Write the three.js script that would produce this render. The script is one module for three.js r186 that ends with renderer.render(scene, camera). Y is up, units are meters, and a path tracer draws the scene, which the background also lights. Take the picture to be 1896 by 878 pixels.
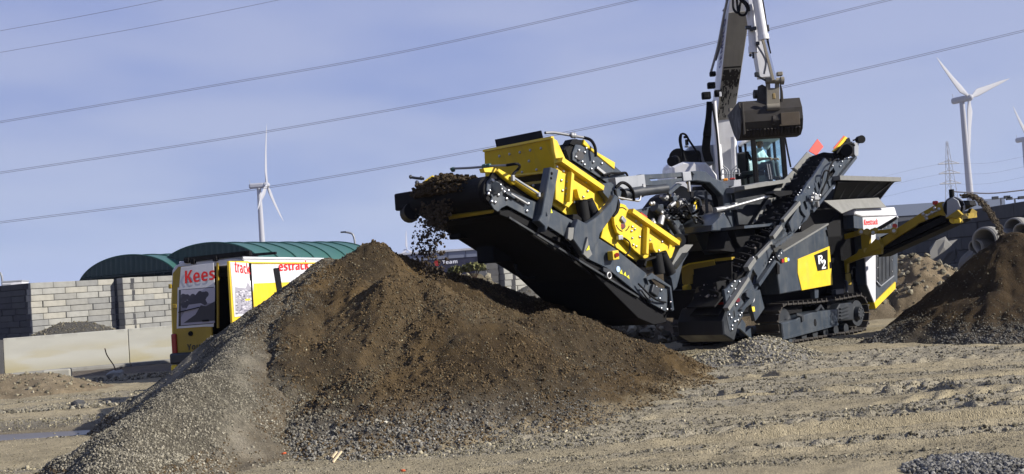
import * as THREE from 'three';
import { mergeGeometries } from 'three/addons/utils/BufferGeometryUtils.js';
import { MarchingCubes } from 'three/addons/objects/MarchingCubes.js';
import { RoundedBoxGeometry } from 'three/addons/geometries/RoundedBoxGeometry.js';

// ---------------------------------------------------------------- camera, sky, sun, exposure
const scene = new THREE.Scene();
const W = 1024, H = 474;
const camera = new THREE.PerspectiveCamera(24.76, W / H, 0.1, 8000);
const ROLL = 4 * Math.PI / 180, PITCH = Math.atan(81 * Math.cos(ROLL) / 2000), EYE = 1.6;
camera.position.set(0, EYE, 0);
camera.up.set(Math.sin(ROLL), Math.cos(ROLL), 0);
camera.lookAt(0, EYE + Math.sin(PITCH), -Math.cos(PITCH));
const renderer = new THREE.WebGLRenderer({ antialias: true });
renderer.setSize(W, H);
renderer.toneMapping = THREE.LinearToneMapping;
renderer.toneMappingExposure = 1.8;
renderer.shadowMap.enabled = true;

const SUN = new THREE.Vector3(0.87, 0.465, 0.07).normalize();
const sun = new THREE.DirectionalLight(new THREE.Color(1, 0.95, 0.87), 5);
sun.position.copy(SUN).multiplyScalar(120); sun.castShadow = true;
sun.shadow.mapSize.set(4096, 4096);
Object.assign(sun.shadow.camera, { left: -40, right: 40, top: 40, bottom: -40, near: 1, far: 300 });
sun.target.position.set(2, 0, -22); scene.add(sun, sun.target);

// ---------------------------------------------------------------- noise and seeded randomness
function rng(a) { return () => { a |= 0; a = a + 0x6D2B79F5 | 0; let t = Math.imul(a ^ a >>> 15, 1 | a); t = t + Math.imul(t ^ t >>> 7, 61 | t) ^ t; return ((t ^ t >>> 14) >>> 0) / 4294967296; }; }
const rnd = rng(7);
function h2(x, y, s) { let n = Math.imul(x, 374761393) + Math.imul(y, 668265263) + Math.imul(s, 974634777) | 0; n = Math.imul(n ^ n >>> 13, 1274126177); return ((n ^ n >>> 16) >>> 0) / 4294967296; }
function vn(x, y, s = 0, per = 0) {
  const xi = Math.floor(x), yi = Math.floor(y); let fx = x - xi, fy = y - yi;
  fx = fx * fx * (3 - 2 * fx); fy = fy * fy * (3 - 2 * fy);
  const m = per ? (k => ((k % per) + per) % per) : (k => k);
  const a = h2(m(xi), m(yi), s), b = h2(m(xi + 1), m(yi), s), c = h2(m(xi), m(yi + 1), s), d = h2(m(xi + 1), m(yi + 1), s);
  return a + (b - a) * fx + (c - a) * fy + (a - b - c + d) * fx * fy;
}
function fbm(x, y, o = 4, s = 0, per = 0) { let v = 0, a = 0.5, t = 0; for (let i = 0; i < o; i++) { v += a * vn(x, y, s + i * 17, per); t += a; a *= 0.5; x *= 2; y *= 2; per *= 2; } return v / t; }
const clamp = (v, a = 0, b = 1) => Math.min(b, Math.max(a, v)), lerp = (a, b, t) => a + (b - a) * t;
const smooth = (a, b, v) => { const t = clamp((v - a) / (b - a)); return t * t * (3 - 2 * t); };

// sky: an equirectangular map of air and thin cirrus
{
  const w = 1024, h = 512, d = new Float32Array(w * h * 4);
  for (let j = 0; j < h; j++) {
    const el = (j + 0.5) / h * 180 - 90;
    for (let i = 0; i < w; i++) {
      const az = i / w * 360, k = (j * w + i) * 4;
      let r, g, b;
      if (el < -1) { r = 0.27; g = 0.23; b = 0.17; }
      else {
        const t = clamp(el / 60), hz = Math.exp(-Math.max(0, el) / 6);
        r = lerp(0.272, 0.20, t) + 0.095 * hz; g = lerp(0.345, 0.27, t) + 0.14 * hz; b = lerp(0.64, 0.56, t) + 0.05 * hz;
        const u = az / 11, v = el / 1.9 + az * 0.03;
        const n = fbm(u, v, 5, 3), m = fbm(az / 33 + 9, el / 8 - az * 0.012 + 4, 3, 11);
        const c = smooth(0.37, 0.66, n * 0.5 + m * 0.5) * smooth(-1, 5, el) * (0.85 - 0.5 * t);
        r += 0.135 * c; g += 0.115 * c; b += 0.05 * c;
      }
      d[k] = r / 1.7; d[k + 1] = g / 1.72; d[k + 2] = b / 1.76; d[k + 3] = 1;
    }
  }
  const t = new THREE.DataTexture(d, w, h, THREE.RGBAFormat, THREE.FloatType);
  t.mapping = THREE.EquirectangularReflectionMapping; t.magFilter = THREE.LinearFilter; t.minFilter = THREE.LinearFilter; t.wrapS = THREE.RepeatWrapping; t.needsUpdate = true;
  scene.background = t; scene.environment = t;
}
scene.fog = new THREE.FogExp2(0xb4bddc, 0.00016);

// ---------------------------------------------------------------- helpers
const V = (x, y, z) => new THREE.Vector3(x, y, z);
const FW = V(0, Math.sin(PITCH), -Math.cos(PITCH)), RT = V().crossVectors(FW, V(Math.sin(ROLL), Math.cos(ROLL), 0)).normalize(), UPV = V().crossVectors(RT, FW);
const ray = (px, py) => FW.clone().addScaledVector(RT, (px - 948) / 2000).addScaledVector(UPV, -(py - 439) / 2000);
const at = (px, py, D) => { const d = ray(px, py); return V(0, EYE, 0).addScaledVector(d, D / -d.z); };          // a point D metres ahead
const onGround = (px, py, y = 0) => { const d = ray(px, py); return V(0, EYE, 0).addScaledVector(d, (y - EYE) / d.y); };

const used = {};
function numbered(n) { if (!(n in used)) { used[n] = 0; return n; } used[n]++; return n + '_' + String(used[n]).padStart(3, '0'); }
function tag(o, label, category, group) { o.userData.label = label; o.userData.category = category; if (group) o.userData.group = group; return o; }
function shadows(o) { o.traverse(c => { if (c.isMesh) { c.castShadow = true; c.receiveShadow = true; } }); return o; }
function thing(name, label, category, pos = [0, 0, 0], turn = 0, group) {
  const o = new THREE.Group(); o.name = numbered(name); o.position.set(...pos); o.rotation.y = turn; scene.add(o);
  return tag(o, label, category, group);
}
function sub(name, parent) { const o = new THREE.Group(); o.name = name; parent.add(o); return o; }
function boxUV(g, s = 1) {
  const p = g.attributes.position, n = g.attributes.normal, uv = new Float32Array(p.count * 2);
  for (let i = 0; i < p.count; i++) {
    const ax = Math.abs(n.getX(i)), ay = Math.abs(n.getY(i)), az = Math.abs(n.getZ(i));
    let u, v;
    if (ay >= ax && ay >= az) { u = p.getX(i); v = p.getZ(i); } else if (ax >= az) { u = p.getZ(i); v = p.getY(i); } else { u = p.getX(i); v = p.getY(i); }
    uv[2 * i] = u * s; uv[2 * i + 1] = v * s;
  }
  g.setAttribute('uv', new THREE.BufferAttribute(uv, 2)); return g;
}
function join(list) {
  const a = list.flat(9).map(g => { const q = g.index ? g.toNonIndexed() : g.clone(); for (const k of Object.keys(q.attributes)) if (k !== 'position' && k !== 'normal') q.deleteAttribute(k); return q; });
  return boxUV(a.length > 1 ? mergeGeometries(a) : a[0]);
}
const SPLIT = new Set('top_flange frame_lug chassis_step hood_handle grille_frame cable_conduit skirt_joint wing_rib hand_rail frame_rail hydraulic_hose spray_nozzle spray_hose plate_rib plate_gusset spring_seat support_leg boom_link pivot_pin pin_cap yellow_rail cradle_web warning_triangle tail_hose under_hose under_box post_hole exciter_slot exciter_hose hanger link_rod link_plate hazard_stripe motor_fitting return_idler tail_foot boom_pipe stick_hose stick_fitting hose ear_pin wear_plate rack_foot window_bar truss_bar cross_arm valve_block chute_lip cover_rim tensioner step_rail mirror cover_slot link_pin frame_plate white_wrap belt inner_void drive_motor motor_mount chute_edge undercarriage support_wall handrail bearing air_filter seat console yellow_sensor red_lens tail_plate belt_strap knuckle stick_cylinder head_gear side_shoot'.split(' '));
function mesh(name, geos, mat, parent, kind) {
  if (parent && !kind && Array.isArray(geos) && geos.length > 1 && SPLIT.has(name)) return geos.map(q => mesh(name, [q], mat, parent))[0];
  const m = new THREE.Mesh(join([geos]), mat); m.name = parent ? name : numbered(name); m.castShadow = m.receiveShadow = true;
  (parent || scene).add(m); if (kind) m.userData.kind = kind; return m;
}
const E = (x = 0, y = 0, z = 0) => new THREE.Euler(x, y, z);
function mv(g, x = 0, y = 0, z = 0, rx = 0, ry = 0, rz = 0) { g.applyMatrix4(new THREE.Matrix4().makeRotationFromEuler(E(rx, ry, rz)).setPosition(x, y, z)); return g; }
const box = (w, h, d, x = 0, y = 0, z = 0, rx = 0, ry = 0, rz = 0) => mv(new THREE.BoxGeometry(w, h, d), x, y, z, rx, ry, rz);
const rbox = (w, h, d, r, x = 0, y = 0, z = 0, rx = 0, ry = 0, rz = 0) => mv(new RoundedBoxGeometry(w, h, d, 2, Math.min(r, w / 2.05, h / 2.05, d / 2.05)), x, y, z, rx, ry, rz);
const v3 = a => a.isVector3 ? a.clone() : V(...a);
function cyl(a, b, r1, r2 = r1, seg = 14, open = false) {
  a = v3(a); b = v3(b); const d = b.clone().sub(a), L = d.length();
  const g = new THREE.CylinderGeometry(r2, r1, L, seg, 1, open);
  g.applyQuaternion(new THREE.Quaternion().setFromUnitVectors(V(0, 1, 0), d.normalize()));
  const c = a.add(b).multiplyScalar(0.5); g.translate(c.x, c.y, c.z); return g;
}
function bar(a, b, w, h, up = [0, 1, 0]) {          // a box beam from a to b: w across, h high
  a = v3(a); b = v3(b); const z = b.clone().sub(a), L = z.length(); z.normalize();
  const x = V().crossVectors(v3(up), z).normalize(), y = V().crossVectors(z, x);
  const g = new THREE.BoxGeometry(w, h, L); const c = a.add(b).multiplyScalar(0.5);
  g.applyMatrix4(new THREE.Matrix4().makeBasis(x, y, z).setPosition(c)); return g;
}
const tube = (pts, r, seg = 6, n) => new THREE.TubeGeometry(new THREE.CatmullRomCurve3(pts.map(v3)), n || Math.max(4, pts.length * 4), r, seg, false);
function extr(pts, depth, bevel = 0.006, holes = []) {   // polygon in x-y, back at z = -depth, front at z = 0
  const s = new THREE.Shape(pts.map(p => new THREE.Vector2(p[0], p[1])));
  for (const h of holes) s.holes.push(new THREE.Path(h.map(p => new THREE.Vector2(p[0], p[1]))));
  const b = Math.min(bevel, depth / 3);
  const g = new THREE.ExtrudeGeometry(s, { depth: depth - 2 * b, bevelEnabled: b > 0, bevelSize: b, bevelThickness: b, bevelOffset: -b, bevelSegments: 1, curveSegments: 8 });
  g.translate(0, 0, -depth + b); return g;
}
function circ(cx, cy, r, n = 16, a0 = 0, a1 = 2 * Math.PI) { const o = []; for (let i = 0; i < n; i++) { const a = a0 + (a1 - a0) * i / (a1 - a0 > 6.2 ? n : n - 1); o.push([cx + r * Math.cos(a), cy + r * Math.sin(a)]); } return o; }
function bolt(x, y, z, r = 0.018, dir = 'z') { const g = new THREE.SphereGeometry(r, 7, 5); g.scale(1, 1, 0.7); if (dir === 'x') g.rotateY(Math.PI / 2); if (dir === 'y') g.rotateX(Math.PI / 2); return g.translate(x, y, z); }
function quad(a, b, c, d) { // thin sheet, two triangles
  const g = new THREE.BufferGeometry(); const P = [a, b, c, a, c, d].map(v3);
  g.setAttribute('position', new THREE.BufferAttribute(new Float32Array(P.flatMap(p => [p.x, p.y, p.z])), 3)); g.computeVertexNormals(); return g;
}
function slab(pts, t) {  // planar polygon of any facing given as 3D corners, thickness t behind the face
  const P = pts.map(v3), n = V().crossVectors(P[1].clone().sub(P[0]), P[2].clone().sub(P[0])).normalize();
  const x = P[1].clone().sub(P[0]).normalize(), y = V().crossVectors(n, x);
  const g = extr(P.map(p => { const q = p.clone().sub(P[0]); return [q.dot(x), q.dot(y)]; }), t, 0.005);
  g.applyMatrix4(new THREE.Matrix4().makeBasis(x, y, n).setPosition(P[0])); return g;
}

// ---------------------------------------------------------------- textures and materials
function dtex(n, f, srgb) {
  const d = new Uint8Array(n * n * 4);
  for (let j = 0; j < n; j++) for (let i = 0; i < n; i++) { const c = f(i / n, j / n, i, j), k = (j * n + i) * 4; for (let q = 0; q < 3; q++) d[k + q] = clamp(c[q] ?? c[0]) * 255; d[k + 3] = 255; }
  const t = new THREE.DataTexture(d, n, n, THREE.RGBAFormat); t.wrapS = t.wrapT = THREE.RepeatWrapping; t.magFilter = THREE.LinearFilter; t.minFilter = THREE.LinearMipmapLinearFilter; t.generateMipmaps = true;
  if (srgb) t.colorSpace = THREE.SRGBColorSpace; t.needsUpdate = true; return t;
}
const rep = (t, s) => { const c = t.clone(); c.repeat.set(s, s); c.needsUpdate = true; return c; };
const grime = dtex(512, (u, v) => { const n = fbm(u * 5, v * 5, 6, 21, 5), st = fbm(u * 24, v * 2, 3, 5, 24), sp = vn(u * 120, v * 120, 3, 120); return [0.66 + 0.3 * n + 0.16 * (st - 0.5) - (sp > 0.93 ? 0.12 : 0)]; });
const grimeR = dtex(256, (u, v) => { const n = fbm(u * 6, v * 6, 5, 33, 6); const k = 0.45 + 0.5 * n; return [k, k, k]; });
const soilT = dtex(1024, (u, v) => {
  const a = fbm(u * 10, v * 10, 6, 1, 10), b = vn(u * 170, v * 170, 8, 170), c = vn(u * 300, v * 300, 9, 300);
  const k = 0.48 + 0.42 * a + 0.32 * (b - 0.5) + 0.25 * (c - 0.5) + (vn(u * 110, v * 110, 77, 110) > 0.9 ? 0.3 : 0);
  return [k, k, k];
});
const stoneT = dtex(1024, (u, v) => {   // packed small stones
  const s = 64, x = u * s, y = v * s, xi = Math.floor(x), yi = Math.floor(y); let d1 = 9, d2 = 9, id = 0;
  for (let a = -1; a <= 1; a++) for (let b = -1; b <= 1; b++) { const cx = ((xi + a) % s + s) % s, cy = ((yi + b) % s + s) % s; const dx = xi + a + h2(cx, cy, 1) - x, dy = yi + b + h2(cx, cy, 2) - y, d = Math.hypot(dx, dy); if (d < d1) { d2 = d1; d1 = d; id = h2(cx, cy, 3); } else if (d < d2) d2 = d; }
  const k = clamp((d2 - d1) * 2.2) * (0.55 + 0.45 * id) * 0.75 + 0.2 * vn(x * 4, y * 4, 5, s * 4);
  return [k, k, k];
});
const concT = dtex(512, (u, v) => { const n = fbm(u * 4, v * 4, 6, 41, 4), st = fbm(u * 20, v * 1, 3, 9, 20), p = vn(u * 90, v * 90, 4, 90); return [0.6 + 0.34 * n + 0.2 * (st - 0.5) - (p > 0.92 ? 0.15 : 0)]; });
const S8 = v => Math.pow(clamp(v), 1 / 2.2);
const dusty = (base, dust, amt, seed) => dtex(512, (u, v) => {   // paint with dust patches, streaks, scratches and specks
  const n = fbm(u * 4, v * 4, 6, seed, 4), st = fbm(u * 36, v * 3, 3, seed + 3, 36), q = fbm(u * 16, v * 16, 4, seed + 5, 16), sc = vn(u * 220, v * 14, seed + 7, 220) > 0.965 ? 0.3 : 0, d = clamp(smooth(0.42, 0.78, n) * amt * 1.3 + (st > 0.62 ? 0.14 : 0) + smooth(0.6, 0.75, q) * amt * 0.6 + sc * 0.5);
  const k = 0.9 + 0.2 * q; return base.map((c, i) => S8(lerp(c, dust[i], d) * k));
}, true);
const lin = (r, g, b) => new THREE.Color().setRGB(r * 0.88, g * 0.88, b * 0.88);
function paint(r, g, b, rough = 0.45, metal = 0, o = {}) { return new THREE.MeshStandardMaterial({ color: lin(r, g, b), map: rep(grime, o.s || 0.7), roughness: rough * 1.35, roughnessMap: grimeR, metalness: metal, ...(o.m || {}) }); }
const std = (r, g, b, rough = 0.8, metal = 0, m = {}) => new THREE.MeshStandardMaterial({ color: lin(r, g, b), roughness: rough, metalness: metal, ...m });
const phys = (r, g, b, rough, m = {}) => new THREE.MeshPhysicalMaterial({ color: lin(r, g, b), roughness: rough, specularIntensity: 0.25, ...m });
const M = {
  grey: new THREE.MeshStandardMaterial({ map: rep(dusty([0.024, 0.034, 0.048], [0.13, 0.125, 0.11], 0.1, 51), 0.6), roughness: 0.55, roughnessMap: grimeR }), greyDusty: paint(0.18, 0.18, 0.17, 0.7, 0, { s: 1.1 }), darkGrey: paint(0.02, 0.024, 0.03, 0.5),
  yellow: new THREE.MeshStandardMaterial({ map: rep(dusty([0.64, 0.45, 0.008], [0.36, 0.26, 0.08], 0.12, 61), 0.5), roughness: 0.6, roughnessMap: grimeR }), yellowShaded: paint(0.36, 0.245, 0.008, 0.5), white: paint(0.72, 0.72, 0.75, 0.4, 0, { s: 0.3 }), lightGrey: paint(0.33, 0.345, 0.375, 0.45),  // the duller yellow is the same paint with shade put into its colour
  black: phys(0.006, 0.006, 0.007, 0.7), rubber: phys(0.012, 0.012, 0.0125, 0.75, { map: rep(grime, 1) }), belt: phys(0.014, 0.0135, 0.013, 0.75, { map: rep(grime, 2) }),
  steel: std(0.5, 0.51, 0.53, 0.34, 0.9), chrome: std(0.8, 0.8, 0.82, 0.12, 1), zinc: std(0.4, 0.4, 0.4, 0.45, 0.7), red: paint(0.45, 0.018, 0.012, 0.45),
  track: paint(0.035, 0.029, 0.024, 0.9, 0, { s: 1.5 }), rust: paint(0.09, 0.05, 0.028, 0.85, 0, { s: 1.5 }),
  concrete: new THREE.MeshStandardMaterial({ color: lin(0.27, 0.26, 0.235), map: rep(concT, 0.35), roughness: 0.95, bumpMap: rep(concT, 0.35), bumpScale: 0.004 }),
  glass: new THREE.MeshPhysicalMaterial({ color: lin(0.85, 1.05, 1.05), roughness: 0.03, transmission: 1, thickness: 0, ior: 1.5 }),
  darkGlass: std(0.02, 0.022, 0.026, 0.08),
  green: paint(0.015, 0.085, 0.06, 0.5), greenDark: paint(0.008, 0.035, 0.028, 0.7), turbine: std(0.34, 0.345, 0.37, 0.75), galv: std(0.22, 0.225, 0.24, 0.5, 0.3),
};
function canvasTex(w, h, draw) { const c = document.createElement('canvas'); c.width = w; c.height = h; const x = c.getContext('2d'); draw(x, w, h); const t = new THREE.CanvasTexture(c); t.colorSpace = THREE.SRGBColorSpace; t.anisotropy = 8; return t; }
function decalMat(w, h, draw, alpha = true, o = {}) { const t = canvasTex(w, h, draw); return new THREE.MeshStandardMaterial({ map: t, transparent: alpha, alphaTest: alpha ? 0.4 : 0, roughness: 0.5, ...o }); }
function decal(name, corners, mat, parent) { // flat print on corners: lower left, lower right, upper right, upper left
  const g = new THREE.BufferGeometry(), P = corners.map(v3), ix = [0, 1, 2, 0, 2, 3], uv = [[0, 0], [1, 0], [1, 1], [0, 1]];
  g.setAttribute('position', new THREE.BufferAttribute(new Float32Array(ix.flatMap(i => P[i].toArray())), 3));
  g.setAttribute('uv', new THREE.BufferAttribute(new Float32Array(ix.flatMap(i => uv[i])), 2)); g.computeVertexNormals();
  const m = new THREE.Mesh(g, mat); m.name = name; m.castShadow = false; m.receiveShadow = true; parent.add(m); return m;
}
const brandLetters = (col) => (x, w, h) => { x.clearRect(0, 0, w, h); x.fillStyle = col; x.font = 'bold ' + Math.round(h * 1.25) + 'px sans-serif'; x.textBaseline = 'alphabetic'; const t = 'Keestrack', m = x.measureText(t).width; x.save(); x.scale(w / m * 0.98, 1); x.fillText(t, m * 0.01, h * 0.97); x.restore(); };
// ---------------------------------------------------------------- ground
const tracks = []; { const r = rng(17); for (let i = 0, z = -9.4; z > -17.6; i++) { tracks.push([z, -0.055 + 0.05 * r(), 0.11 + 0.14 * r(), r()]); z -= 0.32 + 0.5 * r(); } }
const pits = []; { const r = rng(23); for (const [x0, z0, x1, z1, n] of [[1.7, -13.6, 4.7, -12.6, 11], [3.1, -11.2, 5.4, -10.7, 8], [1.4, -15.7, 3.4, -15.4, 7], [4.6, -12.9, 7.2, -12.3, 8]]) for (let i = 0; i < n; i++) { const t = i / (n - 1); pits.push([lerp(x0, x1, t) + 0.06 * (r() - 0.5), lerp(z0, z1, t) + 0.05 * (r() - 0.5), 0.07 + 0.09 * r(), 0.12 + 0.05 * r()]); } }
function groundH(x, z) {
  const D = -z; if (D > 60 || D < 5 || Math.abs(x) > 40) return 0;
  let h = 0.10 * (fbm(x * 0.35, z * 0.5, 3, 5) - 0.5) + 0.03 * (fbm(x * 1.6, z * 3.2, 4, 8) - 0.5);
  h += 0.035 * Math.pow(fbm(x * 5, z * 8, 3, 14), 2);
  const right = smooth(-0.5, 2.5, x + 0.2 * (D - 12)) * smooth(18.6, 17, D);
  if (right > 0) for (let i = 0; i < tracks.length; i++) {
    const [z0, sl, wd, kind] = tracks[i], c = z0 + sl * x + 0.3 * (fbm(x * 0.25, i * 9, 2, 31) - 0.5) * 2, d = (z - c) / wd, e = Math.abs(d);
    if (e < 2.4) {
      const on = right * smooth(0.3, 0.55, fbm(x * 0.3 + i * 3, i * 5, 3, 91));
      h += on * (0.042 * Math.exp(-Math.pow((e - 1.25) / 0.3, 2)) - 0.05 * smooth(1, 0.7, e));
      if (kind > 0.45) { const f = x * 2.7 + d * 0.5 + i * 0.37, q = f - Math.floor(f); h += on * smooth(1.15, 0.85, e) * 0.055 * smooth(0.3, 0.36, q) * smooth(0.8, 0.7, q) * smooth(0.4, 0.55, fbm(x * 0.9 + 3, i * 7, 2, 55)); }
    }
  }
  if (x > 1 && x < 8 && D > 10 && D < 16.5) for (const [a, b, dp, w] of pits) { const dx = x - a - (z - b) * 0.6, dz = z - b; if (Math.abs(dx) < 0.45 && Math.abs(dz) < 0.4) { h -= dp * Math.exp(-Math.pow(dx / w, 4) - Math.pow(dz / 0.13, 4)); h += 0.6 * dp * Math.exp(-Math.pow((dx - w * 1.25) / (w * 0.4), 2) - Math.pow(dz / 0.14, 2)); } }
  if (x < -4.6 && D > 12 && D < 17) h = h * 0.5 - 0.1 * smooth(1.1, 0.2, Math.abs(D - (14.95 - 0.06 * (x + 6.5)))) * smooth(-4.6, -5.4, x);
  if (D > 26.2 && x < -7) h -= 0.05 * smooth(26.2, 27, D);
  return h;
}
const gravelBand = (x, z) => { const s = z + 0.05 * x, near = smooth(1, 0.3, Math.hypot((x + 0.2) / 4.2, (z + 11.6) / 1.9)) * 0.75 * smooth(0.3, 0.5, fbm(x * 2, z * 3, 3, 97)); return Math.max(near, gb0(x, z, s)); };
const gb0 = (x, z, s) => { return smooth(0.46, 0.62, 0.55 * fbm(x * 0.16, s * 1.5, 3, 61) + 0.45 * fbm(x * 0.5 + 7, s * 3.1, 3, 63)); };
{
  const axis = (a, b, st, far) => { const o = []; for (let v = a; v <= b + 1e-6; v += st) o.push(v); let g = st; while (o[o.length - 1] < far) { g *= 1.16; o.push(o[o.length - 1] + g); } g = st; while (o[0] > -far) { g *= 1.16; o.unshift(o[0] - g); } return o; };
  const X = axis(-9, 13, 0.055, 3500), Z = axis(-25, -8.4, 0.05, 3500), nx = X.length, nz = Z.length;
  const pos = new Float32Array(nx * nz * 3), col = new Float32Array(nx * nz * 3), uv = new Float32Array(nx * nz * 2), idx = [];
  for (let j = 0; j < nz; j++) for (let i = 0; i < nx; i++) {
    const k = j * nx + i, x = X[i], z = Z[j];
    pos.set([x, groundH(x, z), z], k * 3); uv.set([x * 0.55, z * 0.55], k * 2);
    const n = fbm(x * 0.5, z * 1.3, 4, 71), g = gravelBand(x, z), wet = smooth(1.5, 0.4, Math.abs(-z - (14.95 - 0.06 * (x + 6.5)))) * smooth(-4.3, -5.6, x), near = smooth(30, 18, -z);
    let r = lerp(0.33, 0.49, n), q = lerp(0.28, 0.415, n), b = lerp(0.18, 0.27, n);
    const gg = g * 0.5 * near; r = lerp(r, 0.31, gg); q = lerp(q, 0.295, gg); b = lerp(b, 0.255, gg);
    r *= 1 - 0.45 * wet; q *= 1 - 0.45 * wet; b *= 1 - 0.42 * wet;
    if (-z > 25.5 && x < -6) { const m = smooth(25.5, 27, -z) * 0.55; r *= 1 - m; q *= 1 - m; b *= 1 - 0.8 * m; }
    col.set([r, q, b], k * 3);
    if (i && j) idx.push(k - nx - 1, k - 1, k - nx, k - nx, k - 1, k);
  }
  const g = new THREE.BufferGeometry(); g.setAttribute('position', new THREE.BufferAttribute(pos, 3)); g.setAttribute('color', new THREE.BufferAttribute(col, 3)); g.setAttribute('uv', new THREE.BufferAttribute(uv, 2)); g.setIndex(idx); g.computeVertexNormals();
  const m = new THREE.Mesh(g, new THREE.MeshPhysicalMaterial({ color: new THREE.Color(0.9, 0.9, 0.9), vertexColors: true, map: soilT, roughness: 0.97, specularIntensity: 0.2, bumpMap: rep(soilT, 1.7), bumpScale: 0.02 }));
  m.name = 'ground'; m.userData.kind = 'structure'; m.castShadow = m.receiveShadow = true; scene.add(m);
}
// stones: a few shared shapes, scattered as countless gravel
function pebble(seed, det = 0) { const r = rng(seed), g = new THREE.IcosahedronGeometry(1, det), p = g.attributes.position, c = {}; for (let i = 0; i < p.count; i++) { const k = [p.getX(i), p.getY(i), p.getZ(i)].map(v => v.toFixed(2)).join(); const s = c[k] ??= 0.72 + 0.5 * r(); p.setXYZ(i, p.getX(i) * s, p.getY(i) * s * 0.72, p.getZ(i) * s * 0.9); } g.computeVertexNormals(); return g; }
const pebbles = [pebble(3), pebble(5), pebble(8)];
const pebMat = new THREE.MeshPhysicalMaterial({ color: 0xffffff, roughness: 0.95, specularIntensity: 0.3 });
function scatter(name, parent, list, label, cat) {
  const grp = parent || thing(name, label, cat); if (!parent) grp.userData.kind = 'stuff';
  for (let v = 0; v < 3; v++) {
    const L = list.filter((_, i) => i % 3 === v); if (!L.length) continue;
    const im = new THREE.InstancedMesh(pebbles[v], pebMat, L.length), m = new THREE.Matrix4(), q = new THREE.Quaternion(), c = new THREE.Color();
    L.forEach((s, i) => { q.setFromEuler(E(rnd() * 6, rnd() * 6, rnd() * 6)); m.compose(V(s[0], s[1], s[2]), q, V(s[3], s[3] * (0.7 + rnd() * 0.5), s[3])); im.setMatrixAt(i, m); im.setColorAt(i, c.setRGB(s[4], s[5], s[6])); });
    im.name = name; im.userData.kind = 'stuff'; im.castShadow = im.receiveShadow = true; grp.add(im);
  }
  return grp;
}
const stoneCol = (k, warm) => { warm += 0.45; const t = 0.05 + 0.17 * rnd() * k + (rnd() < 0.05 ? 0.12 * k : 0); return [t * (1 + 0.12 * warm), t * (1 + 0.02 * warm), t * (1 - 0.22 * warm)]; };
{
  const L = [];
  for (let i = 0; i < 330000; i++) {
    const D = 8.6 + 13 * Math.pow(rnd(), 1.3), x = -0.5 * D + rnd() * D * 1.0, z = -D, g = gravelBand(x, z);
    const fine = rnd() < 0.12; if (!fine && rnd() > 0.025 + 0.25 * g) continue;
    const s = fine ? 0.004 + 0.004 * rnd() : (0.006 + 0.012 * rnd() * rnd() + (rnd() < 0.04 ? 0.014 * rnd() : 0)) * (0.8 + g * 0.6);
    L.push([x, groundH(x, z) + s * 0.15, z, s, ...stoneCol(rnd() < 0.35 ? 0.45 : 1.35, 0.9)]);
  }
  const patch = onGround(1795, 862);
  for (let i = 0; i < 2600; i++) { const a = rnd() * 6.28, r = Math.sqrt(rnd()) , x = patch.x + Math.cos(a) * r * 0.47, z = patch.z + Math.sin(a) * r * 0.5; if (r > 0.7 && rnd() < 0.6) continue; const s = 0.011 + 0.016 * rnd(); L.push([x, groundH(x, z) + 0.05 * (1 - r * r) + s * 0.3, z, s, ...stoneCol(0.9, 0)]); }
  for (let i = 0; i < 900; i++) { const x = lerp(-11, -6.5, rnd()), z = -17.8 - 0.35 * (rnd() - 0.5) - 0.05 * (x + 8), s = 0.012 + 0.05 * rnd() * rnd(); L.push([x, groundH(x, z) + s * 0.3, z, s, ...stoneCol(1, 0.6)]); }
  for (let i = 0; i < 1500; i++) { const x = lerp(-13, -7.5, rnd()), z = -24.4 - 1.6 * (rnd() - 0.5) - 0.3 * (x + 10), s = 0.012 + 0.09 * rnd() * rnd() * rnd(); L.push([x, groundH(x, z) + s * 0.3, z, s, ...stoneCol(1.1, 0.5)]); }
  scatter('gravel', null, L, 'loose grey gravel strewn in bands over the tan ground', 'gravel');
}
// puddle on the left
{
  const c = [[-9, -14.4], [-7.8, -14.5], [-6.8, -14.6], [-5.8, -14.75], [-5.0, -14.9], [-4.9, -15.1], [-5.8, -15.2], [-6.8, -15.35], [-7.8, -15.5], [-9, -15.6]];
  const s = new THREE.Shape(new THREE.CatmullRomCurve3(c.map(p => V(p[0], p[1], 0)), true).getPoints(60).map(p => new THREE.Vector2(p.x, p.y)));
  const g = new THREE.ShapeGeometry(s, 8); g.rotateX(Math.PI / 2); g.scale(1, 1, 1);
  const m = new THREE.Mesh(g, new THREE.MeshPhysicalMaterial({ color: lin(0.1, 0.082, 0.06), roughness: 0.3, specularIntensity: 0.55, side: THREE.DoubleSide })); m.position.y = -0.075; m.name = 'puddle'; m.userData.kind = 'structure'; scene.add(m);
}
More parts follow.
